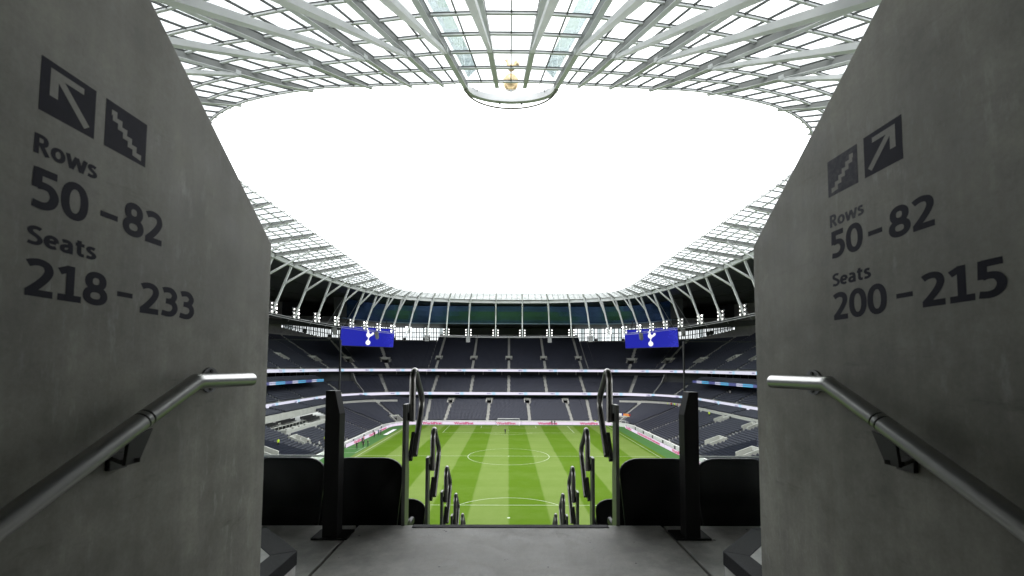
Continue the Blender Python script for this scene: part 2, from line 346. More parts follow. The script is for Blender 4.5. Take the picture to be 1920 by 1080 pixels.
# ================================================================ THE SETTING: pitch and ground
g = MB(); g.add([(-700,-500,-.02),(700,-500,-.02),(700,900,-.02),(-700,900,-.02)], [(0,1,2,3)]); tag(g.obj('ground', 'mid_concrete'), 'pale concrete ground beneath the stadium', None, kind='structure')
g = MB(); g.add([(-41,-66,-.004),(41,-66,-.004),(41,57,-.004),(-41,57,-.004)], [(0,1,2,3)]); tag(g.obj('pitch_surround', 'apron_grass'), 'bluish green turf strip round the pitch', None, kind='structure')
g = MB(); g.add([(-35.2,-54,0),(35.2,-54,0),(35.2,53.3,0),(-35.2,53.3,0)], [(0,1,2,3)]); pitch = tag(g.obj('football_pitch', 'pitch_grass'), 'mown football pitch with light and dark green stripes', None, kind='structure')
def line(a, b, wd=.10):
    MB().beam((*a, .006), (*b, .006), wd, .004).obj('pitch_line', 'chalk', pitch)
def arc(c, r, a0, a1, n=72, wd=.09):
    m = MB(); A = [a0+(a1-a0)*i/n for i in range(n+1)]
    m.strip([(c[0]+(r-wd/2)*math.cos(a), c[1]+(r-wd/2)*math.sin(a), .007) for a in A], [(c[0]+(r+wd/2)*math.cos(a), c[1]+(r+wd/2)*math.sin(a), .007) for a in A]).obj('pitch_line', 'chalk', pitch)
for x in (-34, 34): line((x, -52.5), (x, 52.5))
line((-34, 0), (34, 0)); line((-34, 52.5), (34, 52.5))
for s in (-1, 1):
    yg = 52.5*s; line((-20.16, yg), (-20.16, yg-16.5*s)); line((20.16, yg), (20.16, yg-16.5*s)); line((-20.16, yg-16.5*s), (20.16, yg-16.5*s))
    line((-9.16, yg), (-9.16, yg-5.5*s)); line((9.16, yg), (9.16, yg-5.5*s)); line((-9.16, yg-5.5*s), (9.16, yg-5.5*s))
    h = math.acos(5.5/9.15); c0 = -math.pi/2*s; arc((0, yg-11*s), 9.15, c0-h, c0+h, 24)
    arc((0, yg-11*s), .12, 0, 2*math.pi, 12, .2)
arc((0, 0), 9.15, 0, 2*math.pi); arc((0, 0), .12, 0, 2*math.pi, 12, .2)
line((-35.7, -9), (-35.7, -3)); line((-35.7, 3.2), (-35.7, 11.2)); line((-40, 3.5), (-35.8, 3.5)); line((-40, 8.5), (-36, 8.7))
g = MB(); g.box((-36.4, 37.0, .012), (1.1, 11.5, .02)); tag(g.obj('advertising_mat', 'mat_white'), 'flat white advertising mat lying on the left touchline turf', 'mat')

# ================================================================ bowl geometry
class Plan:
    """rounded-rectangle plan, s = arc length from the middle of the far side, positive towards the right"""
    def __init__(p, a, b, r): p.a, p.b, p.r = a, b, r; p.l1 = a-r; p.l2 = p.l1+r*math.pi/2
    def __call__(p, s, off=0.):
        sg = 1 if s >= 0 else -1; t = abs(s)
        if t <= p.l1: x, y, nx, ny = t, p.b, 0., 1.
        elif t <= p.l2: q = (t-p.l1)/p.r; nx, ny = math.sin(q), math.cos(q); x, y = p.l1+p.r*nx, p.b-p.r+p.r*ny
        else: x, y, nx, ny = p.a, p.b-p.r-(t-p.l2), 1., 0.
        return sg*(x+nx*off), y+ny*off, sg*nx, ny
    def s_of_y(p, y, sg): return sg*(p.l2+(p.b-p.r-y))
    def s45(p): return p.l1+p.r*math.pi/4
    def samples(p, s0, s1, extra=()):
        S = {s0, s1}
        for c in (p.l1, p.l2, -p.l1, -p.l2):
            if s0 < c < s1: S.add(c)
        for i in range(1, 14):
            c = p.l1+(p.l2-p.l1)*i/14
            for q in (c, -c):
                if s0 < q < s1: S.add(q)
        for e_ in extra:
            if s0 < e_ < s1: S.add(e_)
        return sorted(S)
T1 = Plan(41.0, 57.0, 13.0); T2 = Plan(62.5, 74.5, 28.0); T3 = Plan(66.0, 82.0, 30.0); BK = Plan(96.0, 112.0, 60.0)
def wn(P, s): return P(s)[3]**2
def z1(s, k): n_ = wn(T1, s); return 1.0+k*(.30*(1-n_)+.255*n_)
def z2(s, k): return 10.25+.385*k
def z3(s, k): return 19.35+.452*k
stands = {}
for key, lab, loc in ((0, 'three-tier grandstand behind the far goal, navy seats', (0, 57, 0)), (-1, 'long left-hand grandstand with navy seats and blue balcony ribbon', (-41, 0, 0)), (1, 'long right-hand grandstand with navy seats beside the touchline', (41, 0, 0))):
    stands[key] = thing('grandstand', loc, lab, 'grandstand')
YE = -45.   # side stands are built from here to the far end
def ranges(P, yend=YE):
    c = P.s45(); return {0: (-c, c), 1: (c, P.s_of_y(yend, 1)), -1: (P.s_of_y(yend, -1), -c)}
def terrace(P, zf, nrows, key, s0, s1, m, off0=0., name='terrace', tread=.8, skirt=None, holes=()):
    holes = [h for h in holes if h[2] < s1 and h[3] > s0]; S = P.samples(s0, s1, [h[2] for h in holes]+[h[3] for h in holes]); mb = MB(); prof = []
    if skirt is not None: prof.append((off0, None))
    for k in range(nrows): prof += [(off0+k*tread, k), (off0+(k+1)*tread, k)]
    rows = []
    for off, k in prof:
        row = []
        for s in S:
            x, y, _, _ = P(s, off); row.append((x, y, skirt if k is None else zf(s, k)))
        rows.append(row)
    for (a, b), (pa, pb) in zip(zip(rows[:-1], rows[1:]), zip(prof[:-1], prof[1:])):
        run = []
        for i in range(len(S)):
            cut = i < len(S)-1 and pa[1] is not None and any(h[0] <= pa[1] < h[1] and h[0] <= pb[1] < h[1] and h[2]-.01 < S[i] and S[i+1] < h[3]+.01 for h in holes)
            run.append(i)
            if cut or i == len(S)-1:
                if len(run) > 1: mb.strip([a[j] for j in run], [b[j] for j in run])
                run = []
    return mb.obj(name, m, stands[key])
def wall(P, off, zb, zt, s0, s1, m, key, name, th=.25, extra=()):
    S = P.samples(s0, s1, extra); f = lambda z, s: z(s) if callable(z) else z
    A = [(*P(s, off)[:2], f(zb, s)) for s in S]; B = [(*P(s, off)[:2], f(zt, s)) for s in S]; C_ = [(*P(s, off+th)[:2], f(zt, s)) for s in S]; D = [(*P(s, off+th)[:2], f(zb, s)) for s in S]
    mb = MB(); mb.strip(A, B); mb.strip(B, C_); mb.strip(C_, D); mb.strip(D, A)
    n = len(S); mb.add([A[0], B[0], C_[0], D[0], A[-1], B[-1], C_[-1], D[-1]], [(0,1,2,3),(7,6,5,4)])
    return mb.obj(name, m, stands[key])
def ribbon(P, off, zb, zt, s0, s1, m, key, name='led_ribbon'):
    S = P.samples(s0, s1); A = [(*P(s, off)[:2], zb) for s in S]; B = [(*P(s, off)[:2], zt) for s in S]; C_ = [(*P(s, off+.2)[:2], zt) for s in S]; D = [(*P(s, off+.2)[:2], zb) for s in S]
    mb = MB(); mb.strip(A, B); mb.strip(B, C_); mb.strip(C_, D); mb.strip(D, A); o = mb.obj(name, m, stands[key])
    uv = o.data.uv_layers.new(name='UVMap'); lut = {}
    for i, s in enumerate(S): lut[i] = s
    n = len(S)
    for pl in o.data.polygons:
        for li, vi in zip(pl.loop_indices, pl.vertices):
            blk, i = divmod(vi, n); uv.data[li].uv = (S[i], (blk % 2) if blk < 2 else .5)
    return o

# ---- seats as arrays -------------------------------------------------------
SB = []; SQ = []
def _bx(x0, x1, y0, y1, z0, z1_):
    k = len(SB); SB.extend([(x0,y0,z0),(x1,y0,z0),(x1,y1,z0),(x0,y1,z0),(x0,y0,z1_),(x1,y0,z1_),(x1,y1,z1_),(x0,y1,z1_)])
    SQ.extend([(k+4,k+5,k+6,k+7),(k,k+1,k+5,k+4),(k+1,k+2,k+6,k+5),(k+2,k+3,k+7,k+6),(k+3,k,k+4,k+7),(k+3,k+2,k+1,k)])
_bx(-.225, .225, .04, .11, .36, .84); _bx(-.215, .215, -.08, .02, .30, .66)
SB = np.array(SB); SQ = np.array(SQ)
SEAT_POOL = {0: [], 1: [], -1: []}    # rows of (x, y, z, angle)
def in_view(x, y, margin=.80):
    d = y+102.2; return d > 40 and abs(x)/d < margin
def seat_rows(P, zf, k0, k1, s0, s1, key, aisles, voids=(), off0=0., hw=.68, seat_off=.52):
    for k in range(k0, k1):
        off = off0+.8*k+seat_off
        s = s0+.3
        while s < s1-.25:
            x, y, nx, ny = P(s, off)
            curv = P.l1 < abs(s) < P.l2; fac = (P.r+off)/P.r if curv else 1.
            step = .5/fac
            if in_view(x, y) and all(abs(s-a)*fac > hw for a in aisles) and not any(v[0] <= k <= v[1] and v[2] < s < v[3] for v in voids):
                SEAT_POOL[key].append((x, y, zf(s, k), math.atan2(ny, nx)-math.pi/2))
            s += step
def stairs(P, zf, k0, k1, s, key, off0=0., wd=1.05, skip=()):
    mb = MB()
    for k in range(k0, k1):
        if any(a <= k <= b for a, b in skip):
            if mb.v: mb.obj('stairway', 'stair', stands[key]); mb = MB()
            continue
        x, y, nx, ny = P(s, off0+.8*k+.6); dz = zf(s, k+1)-zf(s, k); rz = math.atan2(ny, nx)-math.pi/2
        mb.box((x, y, zf(s, k)+dz*.25+.012), (wd, .40, dz*.5+.02), rz)
        x, y, nx, ny = P(s, off0+.8*k+.2); mb.box((x, y, zf(s, k)+.014), (wd, .38, .026), rz)
    if mb.v: mb.obj('stairway', 'stair', stands[key])
def vomitory(P, zf, s, k0, k1, key, off0=0., wd=2.6, rise=1.0, lint=.8, m='pale_concrete'):
    """walled opening cut into the rake: two cheek walls, lintel, passage running back under the tier"""
    x0, y0, nx, ny = P(s, off0+.8*k0); rz = math.atan2(ny, nx)-math.pi/2; tx, ty = math.cos(rz), math.sin(rz)
    zl, zh = zf(s, k0), zf(s, k1); L_ = .8*(k1-k0); o0 = Vector((x0, y0, 0)); n3 = Vector((nx, ny, 0)); t3 = Vector((tx, ty, 0)); mb = MB()
    for sg in (-1, 1):
        c = o0+t3*(sg*(wd/2+.12)-.12)
        mb.prism([(0, zl-.4), (L_, zl-.4), (L_, zh+rise), (0, zl+rise)], c+t3*.24, n3, (0, 0, 1), .24) if False else mb.prism([(0, zl-.4), (L_+.1, zl-.4), (L_+.1, zh+rise), (0, zl+rise)], c, n3, (0, 0, 1), -.24)
    mb.box(o0+n3*(L_+.12)+Vector((0, 0, zh+rise-lint/2)), (wd+1.0, .28, lint), rz)
    o = mb.obj('vomitory', m, stands[key])
    mb = MB(); mb.box(o0+n3*(L_/2+2)+Vector((0, 0, zl-.1)), (wd, L_+4, .2), rz); mb.obj('passage_floor', 'mid_concrete', o)
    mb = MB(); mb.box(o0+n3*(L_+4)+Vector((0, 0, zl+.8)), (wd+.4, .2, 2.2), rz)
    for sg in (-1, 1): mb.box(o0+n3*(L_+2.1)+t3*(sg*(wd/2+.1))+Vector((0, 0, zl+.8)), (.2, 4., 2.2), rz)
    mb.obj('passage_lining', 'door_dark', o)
    return o

# ================================================================ LOWER TIER
rg = ranges(T1)
KS, KN = 20, 26
plat = (T1.s_of_y(31., -1), T1.s_of_y(.6, -1)); plat = (min(plat), max(plat))   # the lounge terrace in the left stand
aisN = [-29.2, -22.5, -7.5, 7.5, 22.5, 29.2]
c45 = T1.s45()
aisS = {sg: [T1.s_of_y(y, sg) for y in (45.5, 30.6, 14.2, .2, -13.8, -28)] for sg in (1, -1)}
allA = aisN+[c45, -c45]+aisS[1]+aisS[-1]
VOM1 = [(s, 19, 24, 0, 1.9, .75, .75) for s in (-22.5, -7.5, 7.5, 22.5)]
for sg in (1, -1):
    VOM1.append((sg*c45, 0, 5, sg, 2.6, .8, .5))
    for y in (-14.6, -.6): VOM1.append((T1.s_of_y(y, sg), 5, 9, sg, 2.7, .95, .8))
    if sg == 1:
        for y in (14.2, .2): VOM1.append((T1.s_of_y(y, sg), 16, 19, sg, 2.2, .95, .8))
holes1 = [(k0, k1, s-wd/2, s+wd/2) for s, k0, k1, key, wd, r_, l_ in VOM1]
voidL = [(k0, k1, s-wd/2-.5, s+wd/2+.5) for s, k0, k1, key, wd, r_, l_ in VOM1]
for key, (s0, s1) in rg.items():
    if key == 0: terrace(T1, z1, KN, 0, s0, s1, 'terrace', skirt=0, holes=holes1)
    elif key == 1: terrace(T1, z1, KS, 1, s0, s1, 'terrace', skirt=0, holes=holes1)
    else:
        terrace(T1, z1, KS, -1, plat[1], s1, 'terrace', skirt=0, holes=holes1); terrace(T1, z1, 12, -1, plat[0], plat[1], 'terrace', skirt=0, holes=holes1); terrace(T1, z1, KS, -1, s0, plat[0], 'terrace', skirt=0, holes=holes1)
    wall(T1, -.35, 0, 1.25, s0, s1, 'white_wall', key, 'front_wall', .3)
for sg in (1, -1):
    for i in range(7):
        s = T1.s_of_y(42-8.5*i, sg); x, y, nx, ny = T1(s, -.37); MB().box((x, y, .55), (.9, .08, 1.0), math.atan2(ny, nx)-math.pi/2).obj('door', 'door_dark', stands[sg])
for s, k0, k1, key, wd, r_, l_ in VOM1: vomitory(T1, z1, s, k0, k1, key, wd=wd, rise=r_, lint=l_)
for s in (-22.5, -7.5, 7.5, 22.5): stairs(T1, z1, 0, 19, s, 0)
for s in (-29.2, 29.2): stairs(T1, z1, 0, 25, s, 0)
for sg in (1, -1):
    stairs(T1, z1, 6, 20, sg*c45, sg)
    for s in aisS[sg]:
        kk = 12 if (sg == -1 and plat[0]-.5 < s < plat[1]+.5) else KS-1
        stairs(T1, z1, 0, kk, s, sg, skip=[(a, b) for a, b, c_, d_ in voidL if c_ < s < d_])
seat_rows(T1, z1, 0, KN, *rg[0], 0, allA, voidL)
seat_rows(T1, z1, 0, KS, *rg[1], 1, allA, voidL)
seat_rows(T1, z1, 0, KS, *rg[-1], -1, allA, voidL+[(11, KS, plat[0], plat[1])])
# parapet at the top of the front block, and the rear block under the overhang
def zb1(s, k): return 7.85+.17*k
for sg in (1, -1):
    a, b = (c45-3.5, rg[1][1]) if sg == 1 else (rg[-1][0], -c45+3.5)
    wall(T1, 16.05, lambda s: z1(s, 19)-.2, lambda s: z1(s, 19)+1.5, *sorted((a, b)), 'pale_concrete', sg, 'parapet_wall', .35)
    s0, s1 = rg[sg]; terrace(T1, zb1, 6, sg, s0, s1, 'terrace', off0=16.6)
    seat_rows(T1, zb1, 0, 6, s0, s1, sg, aisS[sg]+[c45, -c45], off0=16.6)
    wall(T1, 21.5, 7.5, 9.1, s0, s1, 'dark_panel', sg, 'concourse_wall', .3)
wall(T1, 21.2, 7.0, 9.2, *rg[0], 'dark_panel', 0, 'concourse_wall', .3)
# green-lit planters along the concourse at the back of the far lower tier
for i in range(14):
    x = -42+6.46*i; mb = MB()
    for j in range(60):
        px = x+random.uniform(-2.6, 2.6); h = random.uniform(.2, .75); mb.box((px, 57+20.95+random.uniform(-.12, .12), 7.75+h/2), (.1, .1, h), random.random()*3)
    mb.box((x, 57+20.95, 7.6), (5.6, .35, .4)); tag(mb.obj('planter', 'green_lit'), 'planter of green foliage, one of the row along the far lower concourse', 'planter', 'planters along the far concourse')

# ---- lounge terrace set into the left stand
lt = thing('lounge_terrace', (-54, 12, 5), 'pale concrete lounge terrace with glass screen in the left stand', 'terrace')
zp = z1(plat[0], 12)
MB().box((-54.6, 15.8, zp-.15), (8.2, 30.4, .5)).obj('floor', 'pale_concrete', lt)
MB().box((-50.55, 15.8, zp+.25), (.3, 30.4, 1.0)).obj('parapet', 'pale_concrete', lt)
MB().box((-54.4, .55, zp+.35), (8.0, .3, 1.2)).obj('parapet', 'pale_concrete', lt)
MB().box((-54.4, 31.1, zp+.35), (8.0, .3, 1.2)).obj('parapet', 'pale_concrete', lt)
MB().box((-57.0, 9.5, zp+.45), (3.6, 17.6, .7)).obj('upper_deck', 'pale_concrete', lt)
MB().box((-57.0, 9.6, zp+.95), (.3, 3, .8)).obj('partition', 'pale_concrete', lt)
for i in range(10): MB().box((-54.4, 2.2+1.75*i, zp+.62), (.04, 1.6, .9)).obj('glass_screen', 'dark_glass', lt); MB().box((-54.4, 1.35+1.75*i, zp+.62), (.07, .07, .95)).obj('screen_post', 'pale_concrete', lt)
MB().box((-54.4, 10.1, zp+1.1), (.12, 17.6, .06)).obj('screen_rail', 'pale_concrete', lt)
for i in range(5): MB().box((-53.0, 3.2+3.2*i, zp+.35), (.8, 2.2, .5)).obj('bench', 'pale_concrete', lt)
cb = MB(); cb.box((0, 0, .42), (.46, .46, .1)); cb.box((0, .2, .75), (.46, .08, .6)); cb.box((0, 0, .2), (.1, .1, .36)); cb.box((0, 0, .03), (.4, .4, .04))
ch0 = tag(cb.obj('lounge_chair', 'chair_black'), 'black padded chair in the rows on the pale lounge terrace', 'chair', 'black chairs on the lounge terrace')
first = True
for r_ in range(2):
    for i in range(26):
        if i in (12, 13): continue
        instance(ch0, (-56.3-r_*1.2, 1.6+.62*i, zp+.8+(.0 if r_ == 0 else .25)), R(90), first=first); first = False
        if r_ == 1: break
for i in range(1, 26):
    if i not in (12, 13): instance(ch0, (-57.5, 1.6+.62*i, zp+.8), R(90))
for r_ in range(3):
    for i in range(12): instance(ch0, (-54.6-1.0*r_, 21.2+.66*i, zp+.1+.3*r_), R(90))

# ================================================================ MIDDLE TIER
rg = ranges(T2)
K2S, K2N = 10, 16
ais2 = [-30., -15., 0., 15., 30.]; c2 = T2.s45(); ais2c = [c2-9, c2+9, -c2+9, -c2-9]; ais2s = [T2.s_of_y(y, sg) for sg in (1, -1) for y in (36, 22, 8, -6)]
for key, (s0, s1) in rg.items():
    terrace(T2, z2, K2N if key == 0 else K2S, key, s0, s1, 'terrace', skirt=9.15, off0=.25)
    ribbon(T2, -.25, 9.22, 10.2, s0, s1, 'ribbon_pale', key)
    seat_rows(T2, z2, 0, K2N if key == 0 else K2S, s0, s1, key, ais2+ais2c+ais2s, off0=.25)
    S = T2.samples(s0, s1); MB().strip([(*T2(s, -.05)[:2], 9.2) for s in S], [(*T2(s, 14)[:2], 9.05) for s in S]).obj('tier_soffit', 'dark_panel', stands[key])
for s in ais2: stairs(T2, z2, 0, K2N-1, s, 0, off0=.25)
for s in ais2c+ais2s: stairs(T2, z2, 0, K2S-1, s, 0 if abs(s) < c2 else (1 if s > 0 else -1), off0=.25)
s0, s1 = rg[0]
wall(T2, 13.2, 15.8, 16.95, s0, -38, 'mid_concrete', 0, 'parapet_wall', .3); wall(T2, 13.2, 15.8, 16.95, 38, s1, 'mid_concrete', 0, 'parapet_wall', .3)
wall(T2, 13.4, 15.8, 16.6, -33, 33, 'mid_concrete', 0, 'parapet_wall', .3)
wall(T2, 16.5, 15.8, 18.8, s0, s1, 'dark_panel', 0, 'concourse_wall', .3)
for i in range(44):
    s = -43+2.0*i; x, y, nx, ny = T2(s, 16.2); MB().box((x, y, 17.4), (.12 if i % 4 else .45, .12, 2.6), math.atan2(ny, nx)-math.pi/2).obj('mullion', 'mid_concrete' if i % 4 == 0 else 'frame_grey', stands[0])
for s in (-c2, c2):   # pale end walls where the far tier meets the side stands
    x, y, nx, ny = T2(s, .3); MB().prism([(0, 9.3), (13.2, 9.3), (13.2, 17.6), (9, 17.6), (6.2, z2(0, 8)+1.0), (0, z2(0, 0)+.6)], (x, y, 0), (nx, ny, 0), (0, 0, 1), .35).obj('end_wall', 'mid_concrete', stands[0])
# balcony with blue ribbon in the side stands
for sg in (1, -1):
    a, b = T2.s_of_y(52, sg), T2.s_of_y(YE, sg); a, b = min(a, b), max(a, b)
    wall(T2, 1.7, 15.0, 15.3, a, b, 'dark_panel', sg, 'balcony_floor', 9.)
    ribbon(T2, 1.6, 14.95, 15.75, a, b, 'ribbon_blue', sg)
    seat_rows(T2, lambda s, k: 15.35+.45*k, 0, 3, a, b, sg, [], off0=2.4)
    terrace(T2, lambda s, k: 15.31+.45*k, 3, sg, a, b, 'terrace_side', off0=2.2)
    wall(T2, 7.4, 15.3, 18.6, a, b, 'dark_glass', sg, 'balcony_glazing', .06); wall(T2, 10.6, 15.3, 18.6, a, b, 'dark_panel', sg, 'lounge_wall', .2)
    for i in range(22):
        s = a+(b-a)*(i+.5)/22; x, y, nx, ny = T2(s, 7.2); MB().box((x, y, 16.95), (.18, .18, 3.3), math.atan2(ny, nx)-math.pi/2).obj('mullion', 'frame_grey', stands[sg])
    wall(T2, 10.7, 9.2, 18.5, rg[sg][0], rg[sg][1], 'dark_panel', sg, 'concourse_wall', .3)

# ================================================================ UPPER TIER
rg = ranges(T3); c3 = T3.s45()
def k3max(s):   # rows reach higher behind the goal than in the corners
    x, y, nx, ny = T3(s); t = abs(s)
    if t < 33: return 34
    if t < T3.l2-4: return 27
    return 34
ais3 = [-30., -15., 0., 15., 30.]; ais3c = [sg*(T3.l1+T3.r*math.pi/2*f) for sg in (1, -1) for f in (.28, .55, .82)]; ais3s = [T3.s_of_y(y, sg) for sg in (1, -1) for y in (42, 28, 14, 0)]
A3 = ais3+ais3c+ais3s; void3 = []
for s in ais3: void3.append((8, 11, s-1.3, s+1.3))
for s in ais3c: void3.append((5, 9, s-1.9, s+1.9))
for s in ais3s: void3.append((6, 10, s-1.5, s+1.5))
holes3 = [(a, b, s-(1.5 if abs(s) > 31 else 1.0), s+(1.5 if abs(s) > 31 else 1.0)) for s, (a, b, _, _) in zip(A3, void3)]
cuts = sorted({-33., 33., -(T3.l2-4), T3.l2-4, -c3, c3, rg[1][1], rg[-1][0]})
for a, b in zip(cuts[:-1], cuts[1:]):
    mid = (a+b)/2; key = 0 if abs(mid) < c3 else (1 if mid > 0 else -1); km = k3max(mid)
    terrace(T3, z3, km+1, key, a, b, 'terrace', off0=.3, skirt=18.3, holes=holes3); seat_rows(T3, z3, 0, km, a, b, key, A3, void3, off0=.3)
    zt = lambda s, km=km: z3(s, km)+.9
    wall(T3, .3+.8*(km+1), lambda s, km=km: z3(s, km)-.5, zt, a, b, 'mid_concrete', key, 'rear_wall', .3)
for key, (s0, s1) in rg.items():
    ribbon(T3, -.2, 18.25, 19.15, s0, s1, 'ribbon_pale', key)
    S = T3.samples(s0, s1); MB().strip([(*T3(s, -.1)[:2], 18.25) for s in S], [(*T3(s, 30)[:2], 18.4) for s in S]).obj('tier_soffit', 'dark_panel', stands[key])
for s in A3:
    key = 0 if abs(s) < c3 else (1 if s > 0 else -1); vv = [(a, b) for a, b, c_, d_ in void3 if c_ < s < d_]
    stairs(T3, z3, 0, k3max(s)-1, s, key, off0=.3, wd=1.3, skip=[(vv[0][0], vv[0][1])])
    wide = abs(s) > 31; vomitory(T3, z3, s, vv[0][0], vv[0][1], key, off0=.3, wd=3.0 if wide else 2.0, rise=.6 if wide else .55, lint=.7, m='pale_concrete')

# ---- back of the stands: windows under the roof, solid panels elsewhere
def arc_s(t): return BK.l1+BK.r*(math.pi/2-R(t))       # t = degrees from the side direction
for key, (s0, s1) in ranges(BK, -60).items():
    wall(BK, 0, 18, 31.5, s0, s1, 'mid_concrete', key, 'back_wall', .3)
sw0, sw1 = 31.5, arc_s(24)
def sill(s):
    t = abs(s); f = max(0., min(1., (t-82)/(sw1-82))); return 32.1+3.6*f
NW = 46
for sg in (1, -1):
    for i in range(NW):
        a = sg*(sw0+(sw1-sw0)*i/NW); b = sg*(sw0+(sw1-sw0)*(i+1)/NW); mid = (a+b)/2; key = 0 if abs(mid) < BK.s45() else sg
        xa, ya = BK(a)[:2]; xb, yb = BK(b)[:2]; z0_, z1_ = sill(mid), 38.6
        wf = MB(); 
        for q in (0, .5): wf.box((xa+(xb-xa)*q, ya+(yb-ya)*q, (z0_+z1_)/2), (.42 if q == 0 else .2, .5, z1_-z0_), math.atan2(yb-ya, xb-xa))
        for q in (.33, .66): wf.beam((xa, ya, z0_+(z1_-z0_)*q), (xb, yb, z0_+(z1_-z0_)*q), .3, .28)
        if random.random() < .3: wf.box(((xa+xb)/2, (ya+yb)/2+.1, z0_+.9), (1.1, .3, 1.8), math.atan2(yb-ya, xb-xa))
        wo = wf.obj('window', 'frame_grey', stands[key])
        g = MB(); g.add([(xa, ya, z0_), (xb, yb, z0_), (xb, yb, z1_), (xa, ya, z1_)], [(0, 1, 2, 3)]); g.obj('pane', 'dark_glass' if random.random() < .14 else 'win_glass', wo)
        g = MB(); g.beam((xa, ya, (31.2+z0_)/2), (xb, yb, (31.2+z0_)/2), .3, z0_-31.2).obj('spandrel', 'mid_concrete', stands[key])
wall(BK, 0, 31.5, 47, -sw0, sw0, 'dark_panel', 0, 'back_wall', .3)
for sg in (1, -1):
    a, b = sg*sw1, BK.s_of_y(-60, sg); wall(BK, 0, 31.5, 47, min(a, b), max(a, b), 'mid_concrete', sg, 'back_wall', .3)
    a, b = sg*sw0, sg*BK.s45(); wall(BK, 0, 38.6, 47, min(a, b), max(a, b), 'dark_panel', 0, 'back_wall', .3)
    a, b = sg*BK.s45(), sg*sw1; wall(BK, 0, 38.6, 47, min(a, b), max(a, b), 'dark_panel', sg, 'back_wall', .3)
# dark corner beams under the roof
for sg in (1, -1):
    MB().beam((sg*95, 66, 37.6), (sg*66, 92, 36.5), 1.2, 2.0).obj('corner_beam', 'dark_panel', stands[sg])

# ---- polished blue band under the far roof
BD = Plan(62.0, 84.0, 26.0)
sb = BD.l2-1.5
bandp = [(1.9, 38.2), (1.5, 38.7), (.85, 39.9), (.15, 41.4), (-.35, 43.2), (-.8, 45.4)]
S = BD.samples(-sb, sb, [i*6. for i in range(-14, 15)]); mb = MB()
for (o0, z0_), (o1, z1_) in zip(bandp[:-1], bandp[1:]): mb.strip([(*BD(s, o0)[:2], z0_) for s in S], [(*BD(s, o1)[:2], z1_) for s in S])
band = mb.obj('roof_fascia', 'band_blue', None, True); tag(band, 'polished dark blue curved fascia band under the far roof', 'fascia')
mb = MB(); mb.strip([(*BD(s, 1.55)[:2], 38.2) for s in S], [(*BD(s, 1.35)[:2], 38.6) for s in S]); mb.obj('trim', 'band_edge', band)
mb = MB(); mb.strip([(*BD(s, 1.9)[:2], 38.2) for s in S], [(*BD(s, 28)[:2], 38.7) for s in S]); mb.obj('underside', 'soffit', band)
for sg in (-1, 1):
    x, y, nx, ny = BD(sg*sb); MB().box((x, y+2, 41.8), (3.2, 4.0, 7.2)).obj('end_block', 'dark_panel', band)

# ================================================================ ROOF
ZI, ZR = 47.0, 45.2
def nd(x, y): l = math.hypot(x, y); return x/l, y/l
left = []          # (inner xy, ring xy, ring z)
for (ix, iy), d in (((-1.3,-61.4), (-.8,-11.3)), ((-4.3,-61.3), (-2.,-11.)), ((-6.6,-61.1), (-4.1,-11.4)), ((-9.7,-60.9), (-5.2,-11)), ((-13.7,-60.6), (-8.4,-11.8)), ((-19.7,-60.0), (-8.4,-8.)), ((-28.2,-57.4), (-3.9,-2.5)), ((-34.6,-52.6), (-.93,-.36)), ((-38.2,-45.5), (-1,-.12))):
    dx, dy = nd(*d); left.append(((ix, iy), (ix+dx*22, iy+dy*22), 44.05))
for y in (-38., -29.5, -20.9, -12.4, -3.6): left.append(((-39.6, y), (-52.9, y+.7), ZR))
for a, b in (((-39.7,4.9),(-52.9,5.9)), ((-39.8,13.8),(-52.5,16.)), ((-40.0,23.2),(-51.2,25.6)), ((-40.2,33.0),(-49.3,35.2)), ((-40.1,41.3),(-47.1,42.6)), ((-39.4,47.8),(-44.9,49.3)), ((-37.7,52.8),(-42.,54.2)), ((-35.0,56.2),(-38.4,58.0)), ((-31.4,58.2),(-33.9,60.3)), ((-26.8,59.2),(-28.5,62.2)), ((-21.2,59.4),(-22.6,63.8)), ((-13.6,59.3),(-14.8,65.4)), ((-4.7,59.2),(-5.0,66.3))): left.append((a, b, ZR))
mirror = [((-a[0], a[1]), (-b[0], b[1]), z) for a, b, z in left]
ringall = left+mirror[::-1]; NR = len(ringall)
roof = thing('stadium_roof', (0, 0, 45), 'white steel and glass stadium roof ring round the open sky', 'roof')
def I(i): a = ringall[i % NR][0]; return Vector((a[0], a[1], ZI))
def O(i): b = ringall[i % NR]; return Vector((b[1][0], b[1][1], b[2]))
panes = []; mull = MB(); purl = MB(); far_mull = MB()
def taper(a, q, b, ws, hs, tops):
    """three-station beam: widths, depths and top levels at a, q and b"""
    mb = MB(); d = Vector((b.x-a.x, b.y-a.y, 0)).normalized(); n_ = Vector((-d.y, d.x, 0)); k = 0
    for p, w_, h_, t_ in zip((a, q, b), ws, hs, tops):
        for u, v in ((-1, -1), (1, -1), (1, 0), (-1, 0)): mb.v.append(tuple(p+n_*(u*w_/2)+Vector((0, 0, t_+v*h_))))
    for k in (0, 4): mb.f += [(k+j, k+(j+1) % 4, k+4+(j+1) % 4, k+4+j) for j in range(4)]
    mb.f += [(3, 2, 1, 0), (8, 9, 10, 11)]; return mb
